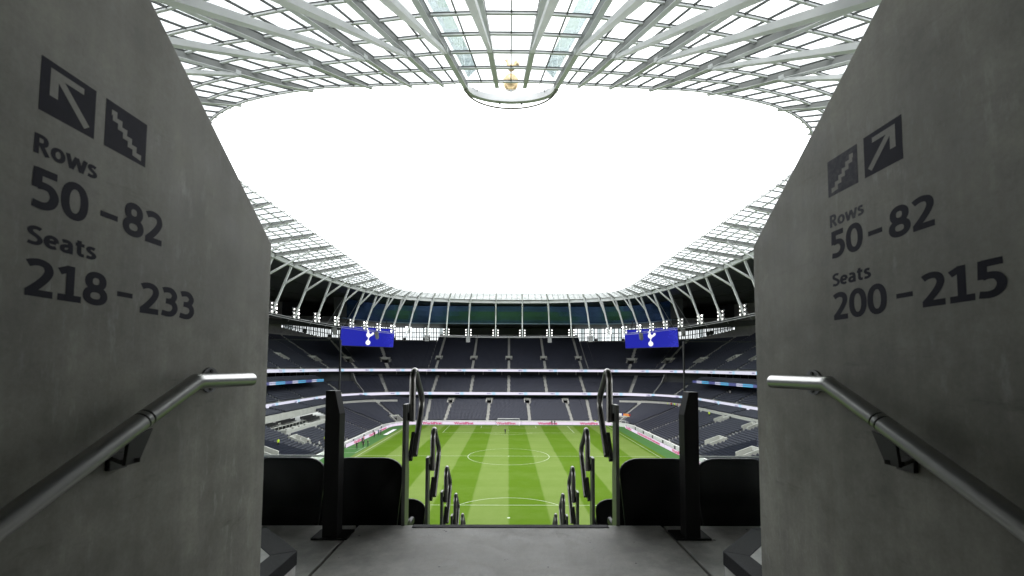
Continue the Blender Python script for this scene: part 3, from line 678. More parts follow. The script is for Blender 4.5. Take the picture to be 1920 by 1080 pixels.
for i in range(NR):
    a, b = I(i), O(i); d = (b-a).normalized(); lant = i in (0, 1, NR-1, NR-2)
    p, q, r_ = (a-d*.05, a.lerp(b, .14), b+d*.3) if lant else (a-d*.45, a.lerp(b, .14), b+d*.3)
    ws, hs = ((.26, .28, .36), (.60, .62, .74)) if lant else ((.16, .24, .36), (.14, .50, .74))
    taper(p, q, r_, ws, hs, (-.02, -.02, -.02)).obj('rafter', 'steel_web', roof)
    taper(p, q, r_, [w_+.14 for w_ in ws], (.05, .05, .05), [-.02-h_ for h_ in hs]).obj('flange', 'steel_white', roof)
    MB().beam(p+d*.2, b, .22, .10, drop=-.05, w2=.5).obj('rafter_cap', 'frame_grey', roof)
for i in range(NR):
    a0, b0, a1, b1 = I(i), O(i), I(i+1), O(i+1)
    L_ = ((a0-a1).length+(b0-b1).length)/2; nm = max(1, round(L_/2.15)); 
    if (a0-a1).length < 3.2: nm = 2
    near = min(a0.y, a1.y) < -35; NT = max(6, round((a0-b0).length/2.6)) if near else 6
    lantern = i in (0, NR-1, NR-2)
    def crm(p0, p1, p2, p3, u): return .5*(2*p1+(p2-p0)*u+(2*p0-5*p1+4*p2-p3)*u*u+(3*p1-p0-3*p2+p3)*u**3)
    ca = [I(i-1), a0, a1, I(i+2)]; cbb = [O(i-1), b0, b1, O(i+2)]
    def pt(u, t, z=0.):
        p, q = (a0.lerp(a1, u), b0.lerp(b1, u)) if lantern else (crm(*ca, u), crm(*cbb, u)); r = p.lerp(q, t); return Vector((r.x, r.y, r.z+z))
    rows_t = [0.0]+[j/NT for j in range(1, NT)]+[1.0]
    pb = MB()
    for t in rows_t: 
        purl_w = .17 if near else .20
        [pb.beam(pt(j/nm, t), pt((j+1)/nm, t), purl_w, .16, drop=.05) for j in range(nm)]
    pb.obj('purlin', 'steel_white', roof)
    cp = MB()
    for t in rows_t: [cp.beam(pt(j/nm, t, .05), pt((j+1)/nm, t, .05), .25 if near else .2, .05) for j in range(nm)]
    cp.obj('glazing_bar', 'frame_grey', roof)
    mb = MB()
    for j in range(1, nm): mb.beam(pt(j/nm, 0)+(pt(j/nm, 0)-pt(j/nm, .1)).normalized()*.35, pt(j/nm, 1), .085 if near else .115, .15, drop=-.02)
    if mb.v: mb.obj('mullion', 'frame_grey', roof)
    for j in range(nm):
        for t0, t1 in zip(rows_t[:-1], rows_t[1:]):
            q = [pt(j/nm, t0, .10), pt((j+1)/nm, t0, .10), pt((j+1)/nm, t1, .10), pt(j/nm, t1, .10)]; c = sum(q, Vector())/4
            panes.append(((c-EYE).length, q))
panes.sort(key=lambda p: p[0])
rest = MB()
def pane_geo(mb, q, th=.03):
    u = Vector((0, 0, th)); mb.add([*q, *[p+u for p in q]], [(0,3,2,1),(4,5,6,7),(0,1,5,4),(1,2,6,5),(2,3,7,6),(3,0,4,7)])
vis = [p for p in panes if (p[1][0].y+102.2) > 28]; hid = [p for p in panes if (p[1][0].y+102.2) <= 28]
for d, q in vis[:300]: mb = MB(); pane_geo(mb, q); mb.obj('pane', 'roof_glass', roof)
for d, q in vis[300:]+hid: pane_geo(rest, q)
tag(rest.obj('panes', 'roof_glass', roof), kind='stuff')
for i in range(NR):
    MB().beam(O(i), O(i+1), .7, 1.0, drop=.45).obj('ring_beam', 'steel_pale', roof); MB().beam(O(i)+Vector((0,0,.12)), O(i+1)+Vector((0,0,.12)), 1.1, .12).obj('gutter', 'frame_grey', roof)
# opaque outer roof: soffit panels
def sdf(x, y):
    qx, qy = abs(x)-(98-60), abs(y+20)-(134-60); return math.hypot(max(qx, 0), max(qy, 0))+min(max(qx, qy), 0)-60
def outer(i):
    a, b = I(i), O(i); d = Vector((b.x-a.x, b.y-a.y, 0)).normalized()
    if b.y > 40: d = Vector((b.x*.8, (b.y-30)*1.6, 0)).normalized()
    t = 0
    while sdf(b.x+d.x*t, b.y+d.y*t) < 0 and t < 120: t += .5
    n_ = max(0., d.y); return Vector((b.x+d.x*t, b.y+d.y*t, 46.6 if b.y < -40 else 41.2+5.2*min(1, n_*1.6)))
OUT = [outer(i) for i in range(NR)]
for i in range(NR):
    a0, b0, a1, b1 = O(i), OUT[i], O(i+1), OUT[(i+1) % NR]
    for q in range(4):
        t0, t1 = q/4+.004, (q+1)/4-.004
        p = [a0.lerp(b0, t0), a1.lerp(b1, t0), a1.lerp(b1, t1), a0.lerp(b0, t1)]
        c = sum(p, Vector())/4; p = [c+(x-c)*.992 for x in p]; up = Vector((0, 0, .12+.02*(q % 2)))
        mb = MB(); mb.add([x+up for x in p]+[x+up+Vector((0,0,.2)) for x in p], [(0,1,2,3),(7,6,5,4),(0,4,5,1),(1,5,6,2),(2,6,7,3),(3,7,4,0)]); mb.obj('soffit_panel', 'soffit', roof)
    mb = MB(); mb.add([x+Vector((0,0,.5)) for x in (a0, a1, b1, b0)], [(0,1,2,3)]); mb.obj('roof_deck', 'very_dark', roof)
# flying struts, braces, lamps
def strut_ends(i):
    a, b = I(i), O(i); d = Vector((b.x-a.x, b.y-a.y, 0)).normalized(); n_ = max(0, d.y)
    if a.y < -44: return b+Vector((0,0,-.3)), Vector((b.x+d.x*1.8, b.y+d.y*1.8, 37.4)), d
    return b+Vector((0,0,-.3)), Vector((b.x+d.x*4.8, b.y+d.y*4.8, 32.9-1.0*n_)), d
lamp_things = []
LC = MB()
def make_cluster(bright):
    root = thing('floodlight_cluster', (0, 0, 0), '', 'floodlight', 'floodlight clusters on the roof struts')
    fr = MB()
    for sx in (-.95, .95): fr.beam((sx, 0, .2), (sx, 0, 2.7), .10, .10)
    for z in (.45, 1.45, 2.45): fr.beam((-1.1, 0, z+.2), (1.1, 0, z+.2), .10, .10)
    fr.obj('bracket', 'lamp_body', root)
    for r_, z in enumerate((.45, 1.45, 2.45)):
        for sx in (-1, 1):
            b = MB(); b.tube([(sx*.95, .35, z+.22), (sx*.95, .05, z+.02), (sx*.95, -.22, z-.12)], .3, 10, radii=[.12, .23, .27]); lb = b.obj('lamp', 'lamp_body', root, True)
            l = MB(); l.sphere((sx*.95, -.25, z-.14), .23, 10, 6, (1, .5, 1)); l.obj('lens', 'lamp_lens_bright' if (r_, sx) in bright else 'lamp_lens', lb, True)
    return root
protos = [make_cluster(b) for b in ([], [(2, -1)], [(2, 1)], [(2, -1), (0, -1)], [(1, 1)])]
used = [False]*len(protos)
braces = 0
vis_idx = []
for i in range(NR):
    t, b, d = strut_ends(i)
    MB().beam(t, b, .46, .44, up=d, w2=.36, h2=.34).obj('strut', 'steel_white', roof)
    a, o_ = I(i), O(i); f_in = .27 if a.y < -44 else .38
    near = a.y < -44
    j = t.lerp(b, .40 if not near else .85); k = a.lerp(o_, f_in)+Vector((0, 0, -.62))
    MB().beam(j, k, .72 if near else .42, .6 if near else .4, w2=.30, h2=.26).obj('brace', 'steel_white', roof)
    MB().box(k+Vector((0,0,.12)), (.4, .4, .4), math.atan2(d.y, d.x)).obj('node', 'steel_pale', roof)
    rz = math.atan2(-d.y, -d.x)+math.pi/2
    pi = 0
    if 12 <= i < NR-12:
        if d.y < .75 : pi = random.choice([1, 1, 3, 0, 4]) if d.x < 0 else random.choice([2, 2, 4, 0, 1])
    side = 'left' if b.x < 0 else 'right'
    vis_idx.append((i, pi, b-d*.35+Vector((0,0,.1)), rz))
order = {}
for i, pi, p, rz in vis_idx:
    if not (12 <= i <= NR-13): continue
    n_ = i-11 if p.x < 0 else NR-1-i-10
    ordw = ['first', 'second', 'third', 'fourth', 'fifth', 'sixth', 'seventh', 'eighth', 'ninth', 'tenth', 'eleventh', 'twelfth', 'thirteenth', 'fourteenth', 'fifteenth', 'sixteenth', 'seventeenth']
    nfc = (i-12) if p.x < 0 else (NR-1-i-12); word = ordw[(26-11-1-nfc) if False else max(0, min(16, nfc))]
    lab = 'cluster of six lit floodlights, %s from the %s concrete wall along the roof ring' % (word, 'left' if p.x < 0 else 'right')
    instance(protos[pi], p, rz, lab, 'floodlight clusters on the roof struts', first=not used[pi]); used[pi] = True
for k_, u in enumerate(used):
    if not u:
        for c_ in list(protos[k_].children):
            for d_ in list(c_.children): bpy.data.objects.remove(d_)
            bpy.data.objects.remove(c_)
        bpy.data.objects.remove(protos[k_])
# cables joining the strut feet, hangers
cbm = MB()
for dz, m_ in ((.15, .05), (-.35, .05)):
    mb = MB()
    for i in range(9, NR-10): 
        p, q = strut_ends(i)[1], strut_ends(i+1)[1]; mb.beam(p+Vector((0,0,dz)), q+Vector((0,0,dz)), .13, .13)
    mb.obj('ring_cable', 'cable', roof)
for i in range(10, 20):
    for sg in (0, 1):
        ii = i if sg == 0 else NR-1-i; t, b, d = strut_ends(ii); e_ = b+d*9+Vector((0, 0, .4)); f_ = t+d*6.5+Vector((0, 0, -1.2)); MB().beam(e_, f_, .09, .09).obj('hanger', 'cable', roof)
# lantern: curved beam, walkway rail, tinted side glass, golden ball
ub = [(-4.3, -61.3)]+[(-4.3*math.cos(a), -61.3+2.2*math.sin(a)) for a in [math.pi*k/24 for k in range(1, 24)]]+[(4.3, -61.3)]
mb = MB()
for p, q in zip(ub[:-1], ub[1:]): mb.beam((*p, ZI-.05), (*q, ZI-.05), .46, .66, drop=.32)
mb.obj('lantern_beam', 'steel_pale', roof)
mb = MB(); uo = [(x*1.055, -61.3+(y+61.3)*1.12) for x, y in ub]
for p, q in zip(uo[:-1], uo[1:]): mb.beam((*p, ZI-.30), (*q, ZI-.30), .07, .42)
mb.obj('lantern_fascia', 'steel_dark', roof)
ub2 = [(-4.2*math.cos(a)*1.02, -61.3+3.1*math.sin(a)) for a in [math.pi*k/28 for k in range(0, 29)]]
mb = MB(); mb.tube([(*p, ZI-.75) for p in ub2], .085, 8); mb.obj('walkway_rail', 'rail_sand', roof, True)
for k in (6, 11, 17, 22): mb = MB(); mb.beam((*ub2[k], ZI-.55), (ub2[k][0]*.97, ub2[k][1]-1.0, ZI-.1), .06, .06); mb.obj('rail_stay', 'frame_grey', roof)
for x in (-1.1, 1.1): mb = MB(); mb.sphere((x, -59.0, 46.25), .09, 8, 5, (1, 1, 1.4)); mb.beam((x, -59.0, 46.3), (x, -59.1, 46.9), .02, .02); mb.obj('pendant', 'frame_grey', roof)
for sg in (-1, 1):
    for k in range(6):
        t0, t1 = k/6, (k+1)/6; a0, b0 = I(1), O(1); p, q = a0.lerp(b0, t0), a0.lerp(b0, t1)
        e_ = Vector((.85, 0, 0)); qd = [p+Vector((.25,0,.35)), p+e_+Vector((.25,0,1.3)), q+e_+Vector((.25,0,1.3)), q+Vector((.25,0,.35))]
        qd = [Vector((v.x if sg == -1 else -v.x, v.y, v.z)) for v in qd]; qd = qd[::-1] if sg == -1 else qd; mb = MB(); mb.add(qd, [(0,1,2,3)]); mb.obj('lantern_pane', 'tint_glass', roof)
gb = thing('golden_ball', (0, -58.9, 47.6), 'golden ball carrying a golden cockerel above the near roof edge', 'sculpture')
mb = MB(); mb.sphere((0, -58.9, 48.5), .8, 24, 14); mb.obj('ball', 'gold', gb, True)
mb = MB(); mb.lathe([(0, -.30), (.16, -.28), (.16, -.12), (.22, -.1), (.22, .05), (.12, .1)], (0, -58.9, 47.9), 14); mb.obj('pedestal', 'steel_pale', gb, True)
mb = MB(); mb.tube([(.0, -58.9, 49.2), (.05, -58.9, 49.9)], .06, 8); mb.tube([(-.15, -58.9, 49.8), (.05, -58.9, 50.0), (.35, -58.9, 50.3), (.55, -58.9, 50.8)], .2, 10, radii=[.18, .33, .24, .1]); mb.tube([(-.1, -58.9, 50.0), (-.3, -58.9, 50.5), (-.42, -58.9, 50.85), (-.62, -58.9, 50.8)], .12, 8, radii=[.24, .13, .12, .03]); mb.tube([(.3, -58.9, 50.3), (.75, -58.9, 50.5), (.85, -58.9, 50.2)], .1, 8, radii=[.16, .12, .04]); mb.obj('cockerel', 'gold', gb, True)
for k in range(5): mb = MB(); a = math.pi*(.12+.19*k); mb.beam((0, -58.9, 47.75), (-4.0*math.cos(a), -61.3+2.1*math.sin(a), ZI-.1), .05, .05); mb.obj('stay', 'steel_pale', gb)

# loudspeakers hung below the ring
def speaker(p, r, lab, boxy=False):
    t = thing('loudspeaker', p, lab, 'loudspeaker', 'loudspeakers hung from the roof ring'); x, y, z = p
    if boxy:
        for k in range(3): MB().box((x, y, z-.6-k*.75), (1.5, .9, .68)).obj('cabinet', 'speaker_grey', t)
        MB().beam((x, y, z), (x, y, z-.4), .12, .12).obj('hanger', 'cable', t)
    else:
        for k in range(4): MB().tube([(x, y+.5, z-.35-.42*k), (x+.05*k, y, z-.40-.46*k), (x+.1*k, y-.5, z-.50-.50*k)], .3, 12, radii=[.35, .62, .78-.05*k]).obj('cabinet', 'speaker_grey', t, False)
        MB().beam((x, y, z+.6), (x, y, z-.4), .12, .12).obj('hanger', 'cable', t)
nL = {n_: i for i, n_ in enumerate(range(NR))}
for off_, words in ((16, 'outermost'), (19, 'middle'), ):
    for sg in (0, 1):
        ii = off_+1 if sg == 0 else NR-2-off_; b = strut_ends(ii)[1]
        speaker((b.x*1.005, b.y+.4, b.z-.3), 1, 'grey round loudspeaker hung %s the %s video screen' % ('outside' if off_ == 16 else 'in front of', 'left' if sg == 0 else 'right'))
for ii, lab in ((23, 'grey loudspeaker stack just right of the left video screen'), (25, 'grey loudspeaker stack left of the middle of the far roof'), (NR-26, 'grey loudspeaker stack right of the middle of the far roof'), (NR-24, 'grey loudspeaker stack just left of the right video screen')):
    b = strut_ends(ii)[1]; speaker((b.x, b.y-.3, b.z+.1), 1, lab, True)

# ================================================================ video screens
BIRD = [(.05,.95),(.2,1.5),(.42,2.05),(.1,2.15),(-.35,2.5),(-.62,3.0),(-.62,3.5),(-.35,3.9),(-.2,4.3),(-.32,4.6),(-.75,4.75),(-.3,4.95),(-.15,5.35),(.1,5.15),(.3,5.3),(.4,5.0),(.55,4.6),(.55,4.1),(.8,3.7),(1.15,3.5),(1.5,3.75),(1.8,4.25),(2.3,4.35),(2.65,4.0),(2.5,3.5),(2.15,3.2),(1.75,2.9),(1.3,2.65),(.95,2.35),(.75,2.05),(.55,1.6),(.55,1.1),(.5,.9)]
def screen(pl, pr, z0_, z1_, lean, lab):
    pl, pr = Vector((*pl, 0)), Vector((*pr, 0)); ax = (pr-pl).normalized(); L_ = (pr-pl).length; nrm = Vector((ax.y, -ax.x, 0)); H = (z1_-z0_)
    ay = (Vector((0, 0, H))+nrm*lean).normalized(); Hh = math.hypot(H, lean); o = Vector((pl.x, pl.y, z0_)); nz = ax.cross(ay)
    t = thing('video_screen', (o+ax*L_/2), lab, 'screen')
    m = MB(); m.prism([(-.2,-.2),(L_+.2,-.2),(L_+.2,Hh+.2),(-.2,Hh+.2)], o-nz*.6, ax, ay, .55); m.obj('casing', 'screen_case', t)
    m = MB(); m.prism([(0,0),(L_,0),(L_,Hh),(0,Hh)], o-nz*.05, ax, ay, .07); m.obj('display', 'screen_blue', t)
    s_ = Hh*.135; cx, cy = L_*.50, Hh*.20
    m = MB(); m.prism([(cx+s_*math.cos(a)*1.0, cy+s_*math.sin(a)) for a in [2*math.pi*k/24 for k in range(24)]], o+nz*.02, ax, ay, .02); m.obj('ball_emblem', 'screen_white', t)
    m = MB(); m.prism([(cx+s_*(x-.35)*1.0, cy+s_*y*.97) for x, y in BIRD], o+nz*.02, ax, ay, .02); m.obj('cockerel_emblem', 'screen_white', t)
    m = MB()
    for i in range(9):
        for j in range(15):
            if random.random() < (i+1)/10: m.prism([(dx+L_-3.9+i*.43+(j % 2)*.2, dy+.25+j*.47*Hh/7.4) for dx, dy in ((-.07,-.07),(.07,-.07),(.07,.07),(-.07,.07))], o+nz*.02, ax, ay, .015)
    tag(m.obj('dot_pattern', 'screen_dot', t), kind='stuff')
    for f in (.12, .88): m = MB(); m.beam(o+ax*L_*f+ay*Hh*.9-nz*.6, o+ax*L_*f+ay*Hh+Vector((0, 0, 3.5))-nz*2, .25, .25); m.obj('hanger', 'steel_dark', t)
screen((-61.2, 60.), (-45.6, 74.), 27.75, 34.7, .9, 'large blue video screen with white cockerel emblem in the left far corner')
screen((46.2, 74.), (61.8, 60.), 27.75, 34.8, .9, 'large blue video screen with white cockerel emblem in the right far corner')

# ================================================================ advertising boards
def board(p, q, texts, lab, h=1.0):
    p, q = Vector((*p, 0)), Vector((*q, 0)); ax = (q-p).normalized(); L_ = (q-p).length; nz = Vector((ax.y, -ax.x, 0)); t = thing('advertising_board', (p+q)/2, lab, 'board')
    m = MB(); m.prism([(0,.04),(L_,.04),(L_,h),(0,h)], p-nz*.12, ax, (0,0,1), .10); m.obj('frame', 'board_back', t)
    m = MB(); m.prism([(.02,.08),(L_-.02,.08),(L_-.02,h-.03),(.02,h-.03)], p-nz*.01, ax, (0,0,1), .03); m.obj('led_face', 'board_led', t)
    for x, wd, s, hh in texts:
        letters('lettering', s, p+ax*x+Vector((0,0,(h-hh)/2)), ax, (0,0,1), hh, wd, 'pink_text', t, .05, .03)
xs = [-30.5, -23.0, -8.0, 7.2, 22.2, 31.0]
for i, (a, b) in enumerate(zip(xs[:-1], xs[1:])):
    L_ = b-a; c = {0: -26.6, 1: -15.6, 2: -.9, 3: 13.6, 4: 28.2}[i]
    board((a+.01, 54.7), (b-.01, 54.7), [(c-a-3.4 if i else .5, 6.8, 'WorldFirst', .82)], 'pale pink LED board reading WorldFirst, %s' % ('leftmost behind the far goal line', 'left of the far goal', 'behind the far goal', 'right of the far goal', 'rightmost behind the far goal line')[i], 1.12)
def corner_boards(sg):
    pts = [(sg*(31.05+8.2*math.sin(a)), 46.5+8.2*math.cos(a)) for a in [math.pi/2*k/5 for k in range(6)]]
    return pts
CBW = ['first', 'second', 'third', 'fourth', 'fifth']
cw = [(-31.05-8.3*math.sin(R(18*k)), 46.4+8.3*math.cos(R(18*k))) for k in range(6)]
for k in range(5): board(cw[k+1], cw[k], [], 'blank pale LED board, %s round the left curve from the far goal line' % CBW[k])
board((-39.4, 33.), (-39.4, 46.3), [(2.0, 8.5, 'businesses', .66)], 'pale LED board with pink lettering by the mat on the left touchline')
board((-39.6, 21.), (-39.4, 32.9), [(5.0, 5.8, 'WorldFirst', .8)], 'pale LED board with pink WorldFirst midway on the left touchline')
board((-40.0, 9.2), (-39.6, 20.9), [(5.2, 5.6, 'WorldFirst', .8)], 'nearest pale LED board on the left touchline beside the dark group')
ce = [(31.05+7.6*math.sin(R(18*k)), 47.1+7.6*math.cos(R(18*k))) for k in range(6)]
for k in range(2): board(ce[k], ce[k+1], [], 'blank pale LED board, %s round the right curve from the far goal line' % CBW[k])
board((38.7, 47.0), (38.8, 36.), [(1.0, 6., 'WorldFirst', .8)], 'pale LED board with pink WorldFirst beside the white gate on the right')
board((38.8, 35.9), (39.0, 10.5), [(15.5, 6.5, 'businesses', .66)]+[(2.6+i*1.42, 1.1+.12*(i % 3), '=', .5) for i in range(9)], 'long pale LED board with a line of pink words on the right touchline')
board((39.0, 10.4), (39.0, -3.0), [(5.0, 6.6, 'WorldFirst', .8)], 'pale LED board with pink WorldFirst, nearer half of the right touchline')
board((39.0, -3.1), (39.0, -16.0), [(1.2, 6.6, 'WorldFirst', .8)], 'nearest pale LED board on the right touchline, behind the right black seat')

# ================================================================ goals
def goal(loc, rz, lab, W_=7.32, H_=2.44, D_=1.7):
    t = thing('goal', loc, lab, 'goal'); ORG[t] = Vector((0,0,0)); t.rotation_euler = (0, 0, rz)
    for x in (-W_/2, W_/2): MB().tube([(x, 0, 0), (x, 0, H_)], .06, 8).obj('post', 'white_paint', t, True)
    MB().tube([(-W_/2-.06, 0, H_), (W_/2+.06, 0, H_)], .06, 8).obj('crossbar', 'white_paint', t, True)
    m = MB(); th = .018
    n = 18
    for i in range(n+1):
        x = -W_/2+W_*i/n; m.beam((x, 0, H_), (x, D_, H_-.25), th, th); m.beam((x, D_, H_-.25), (x, D_+.15, 0), th, th)
    for j in range(7): z = (H_-.25)*j/6; m.beam((-W_/2, D_+.15*(1-j/6), z), (W_/2, D_+.15*(1-j/6), z), th, th)
    for j in range(4): y = D_*j/4; m.beam((-W_/2, y, H_-.25*j/4), (W_/2, y, H_-.25*j/4), th, th)
    for x in (-W_/2, W_/2):
        for j in range(6): z = H_*j/6; m.beam((x, 0, z), (x, D_, z*.9), th, th)
        for j in range(1, 5): y = D_*j/4; m.beam((x, y, 0), (x, y, H_-.25*j/4), th, th)
    m.obj('net', 'net', t)
    for x in (-W_/2-.9, W_/2+.9): MB().beam((x, D_, 0), (x, D_, 2.7), .07, .07).obj('net_pole', 'steel_dark', t)
goal((0, 52.55, 0), 0, 'white goal frame with net behind the far penalty area')
goal((38.0, 50.0, 0), R(-62), 'small white practice goal parked in the far right corner', 4.6, 2.3, 1.2)

# banner over the far right corner opening
x, y, nx, ny = T1(c45, 4.9); bn = thing('corner_banner', (x, y, z1(c45, 6)+1.0), 'multicoloured banner hung over the far right corner tunnel', 'banner'); rz = math.atan2(ny, nx)-math.pi/2
for k, (m_, wd) in enumerate((('flag_blue', 1.0), ('white_paint', 1.1), ('flag_blue', .5), ('flag_orange', 2.2), ('flag_red', .6))):
    xo = [-2.4, -1.3, -.45, .95, 2.4][k]; MB().box((x+math.cos(rz)*xo, y+math.sin(rz)*xo, z1(c45, 6)+.75), (wd, .08, .95), rz).obj('panel', m_, bn)
MB().box((x-nx*.05, y-ny*.05, z1(c45, 6)+.32), (5.4, .05, .25), rz).obj('fringe', 'flag_yellow', bn)

# ================================================================ far seats
order_pool = []
for key in (1, -1):
    for q in SEAT_POOL[key]: order_pool.append((math.dist(q[:3], EYE), key, q))
order_pool.sort(key=lambda t: t[0])
def visible_near(q): 
    r_ = q[0]/(q[1]+102.2); return abs(r_) < .552 and q[2] < 9
chosen = {1: [], -1: []}
for d_, key, q in order_pool:
    if len(chosen[1])+len(chosen[-1]) >= 280: break
    if visible_near(q) and (20-q[2])/(q[1]+102.2) < .205: chosen[key].append(q)
ch = {k: set(v) for k, v in chosen.items()}
for key, pool in SEAT_POOL.items():
    P_ = np.array([q for q in pool if key == 0 or q not in ch[key]]); n = len(P_); c_, s_ = np.cos(P_[:, 3]), np.sin(P_[:, 3])
    X = SB[None, :, 0]*c_[:, None]-SB[None, :, 1]*s_[:, None]+P_[:, 0:1]; Y = SB[None, :, 0]*s_[:, None]+SB[None, :, 1]*c_[:, None]+P_[:, 1:2]; Z = SB[None, :, 2]+P_[:, 2:3]
    vv = np.stack([X, Y, Z], -1).reshape(-1, 3); qq = (SQ[None]+np.arange(n)[:, None, None]*len(SB)).reshape(-1, 4)
    tag(quick_mesh('seats', vv, qq, 'seat_navy', stands[key]), kind='stuff')
    print('seats', key, n)
fs = MB(); fs.v = [tuple(v) for v in SB]; fs.f = [tuple(f) for f in SQ]
fseat = fs.obj('stadium_seat', 'seat_navy'); tag(fseat, cat='seat'); first = True
for key, lab in ((1, 'navy tip-up seat in the nearest visible rows of the right stand'), (-1, 'navy tip-up seat in the nearest visible rows of the left stand')):
    for q in chosen[key]:
        instance(fseat, q[:3], q[3], lab, 'nearest rows of the right stand' if key == 1 else 'nearest rows of the left stand', first=first); first = False

# ================================================================ THE PASSAGE (coordinates relative to the eye)
def E_(x, y, z): return (EYE.x+x, EYE.y+y, EYE.z+z)
XL, XR, FL = -.955, .985, -.97
stand_s = thing('grandstand', E_(0, 3, -1), 'near grandstand with black seats in front of the concrete passage', 'grandstand')
# landing
fl = MB(); fl.box(E_(.015, 1.9, FL-.15), (1.858, 1.82, .30)); landing = tag(fl.obj('landing_floor', 'floor_concrete', bevel=.004), 'worn concrete landing slab at the mouth of the passage', None, kind='structure')
for sg, xc in ((-1, -2.33), (1, 2.36)):
    MB().box(E_(xc, 1.9, FL-.152), (2.80, 1.82, .30)).obj('side_slab', 'floor_concrete', landing, bevel=.004)
# black nosing at the landing edge
m = MB(); m.box(E_(.0175, 2.787, FL-.012), (1.197, .05, .032)); tag(m.obj('nosing_strip', 'nosing', bevel=.003), 'black gritty nosing strip along the landing edge', 'nosing')
# stairs climbing to the landing from behind the camera
for k in range(9):
    m = MB(); m.box(E_(.015, .86-.28*k, FL-.155*(k+1)-.3), (1.93, .30, .60)); o = m.obj('step', 'floor_concrete', landing); 
m = MB(); m.box(E_(.015, -5.0, FL-1.75), (1.93, 7, .3)); m.obj('passage_floor', 'floor_concrete', landing)
# side walls with sloping tops
def side_wall(X, th, lab, y_end):
    t = thing('passage_wall', E_(X, 1, FL), lab, 'wall')
    prof = [(y_end, -2.2), (y_end, .492), (-.25, 2.02), (-8, 2.02), (-8, -3.0), (.4, -3.0)]
    o = MB().prism(prof, (EYE.x+X, EYE.y, EYE.z), (0, 1, 0), (0, 0, 1), th).obj('slab', 'wall_concrete', t, bevel=.006)
    return t
wl = side_wall(XL-.30, .30, 'left concrete passage wall reading Rows 50-82 Seats 218-233', 1.783)
wr = side_wall(XR, .30, 'right concrete passage wall reading Rows 50-82 Seats 200-215', 1.775)
# roof of the passage behind the camera
MB().prism([(.55, 1.41), (.55, 1.75), (-.25, 2.35), (-8, 2.35), (-8, 2.03), (-.25, 2.03)], (EYE.x-1.29, EYE.y, EYE.z), (0, 1, 0), (0, 0, 1), 2.6).obj('passage_ceiling', 'wall_concrete', landing); MB().box(E_(.015, -8.1, 0), (2.6, .3, 5)).obj('passage_end', 'dark_panel', landing)
ARROW = [(.17,.90),(.79,.90),(.79,.765),(.44,.765),(.90,.20),(.805,.115),(.335,.68),(.31,.42),(.17,.42)]
ARROW = [(.16,.88),(.76,.88),(.76,.76),(.40,.76),(.90,.19),(.80,.10),(.30,.68),(.30,.36),(.16,.36)]
STAIR = []
n = 6; x0, y0 = .13, .845; st = .125
topc = [(x0, y0)]; 
for k in range(n-1): topc += [(x0+st*(k+1)+(.02), y0-st*1.0*k), (x0+st*(k+1)+.02, y0-st*(k+1))]
topc += [(x0+st*n+.02, y0-st*(n-1))]
botc = [(x, y-.085) if i % 2 == 0 else (x, y) for i, (x, y) in enumerate(topc)]
def stair_poly():
    t = .13; up = []; lo = []
    x, y = .13, .84
    for k in range(6):
        up += [(x, y), (x+st, y)]; x += st; y -= st
    lo = [(px-t*.75, py-t*.75) for px, py in up]; lo[0] = (up[0][0], up[0][1]-t); lo[-1] = (up[-1][0], up[-1][1]-t)
    return up+lo[::-1]
def pictogram(parent, o, ax, w_, h_, shape, name, ink='letter_navy'):
    """square panel of dark print with the figure left open: panel split round the figure"""
    ax = Vector(ax); nz = ax.cross(Vector((0,0,1))); o = Vector(o)
    p = MB().prism([(0,0),(w_,0),(w_,h_),(0,h_)], o, ax, (0,0,1), .0004).obj(name, ink, parent)
    MB().prism([(x*w_, y*h_) for x, y in shape], o+nz*.0004, ax, (0,0,1), .0002).obj('figure', 'figure_grey', p)
concrete('figure_grey', (.22, .216, .186), (.35, .345, .305), rough=.62)
def worn():
    m = M['letter_navy'].copy(); m.name = 'letter_worn'; M['letter_worn'] = m; n = m.node_tree; b = n.nodes['Principled BSDF']
    tc = n.nodes.new('ShaderNodeTexCoord'); no = n.nodes.new('ShaderNodeTexNoise'); no.inputs['Scale'].default_value = 55; no.inputs['Detail'].default_value = 6; no.inputs['Roughness'].default_value = .7
    r_ = n.nodes.new('ShaderNodeValToRGB'); e = r_.color_ramp.elements; e[0].position = .38; e[0].color = (.045, .045, .062, 1); e[1].position = .72; e[1].color = (.105, .104, .108, 1)
    n.links.new(tc.outputs['Object'], no.inputs['Vector']); n.links.new(no.outputs[0], r_.inputs[0]); n.links.new(r_.outputs[0], b.inputs['Base Color'])
worn()
mirr = lambda P_: [(1-x, y) for x, y in P_][::-1]
SP = stair_poly()
YA = (0, 1, 0); YB = (0, -1, 0)
xl, xr = XL, XR
# left wall: text runs away from the camera
pictogram(wl, E_(xl, .885, .519), YA, .121, .114, ARROW, 'arrow_pictogram'); pictogram(wl, E_(xl, 1.032, .519), YA, .119, .114, SP, 'stairs_pictogram')
def loop(cx, cy, rx, ry, n=28, p=2.25):
    out = []
    for k in range(n+1):
        a = 2*math.pi*k/n+math.pi/2; c_, s_ = math.cos(a), math.sin(a); out.append((cx+rx*math.copysign(abs(c_)**(2/p), c_), cy+ry*math.copysign(abs(s_)**(2/p), s_)))
    return out
def cr(P_, n=6):
    Q = [P_[0]]+list(P_)+[P_[-1]]; out = []
    for i in range(1, len(Q)-2):
        p0, p1, p2, p3 = [np.array(q, float) for q in Q[i-1:i+3]]
        for k in range(n): t = k/n; out.append(tuple(.5*(2*p1+(p2-p0)*t+(2*p0-5*p1+4*p2-p3)*t*t+(3*p1-p0-3*p2+p3)*t**3)))
    out.append(tuple(P_[-1])); return out
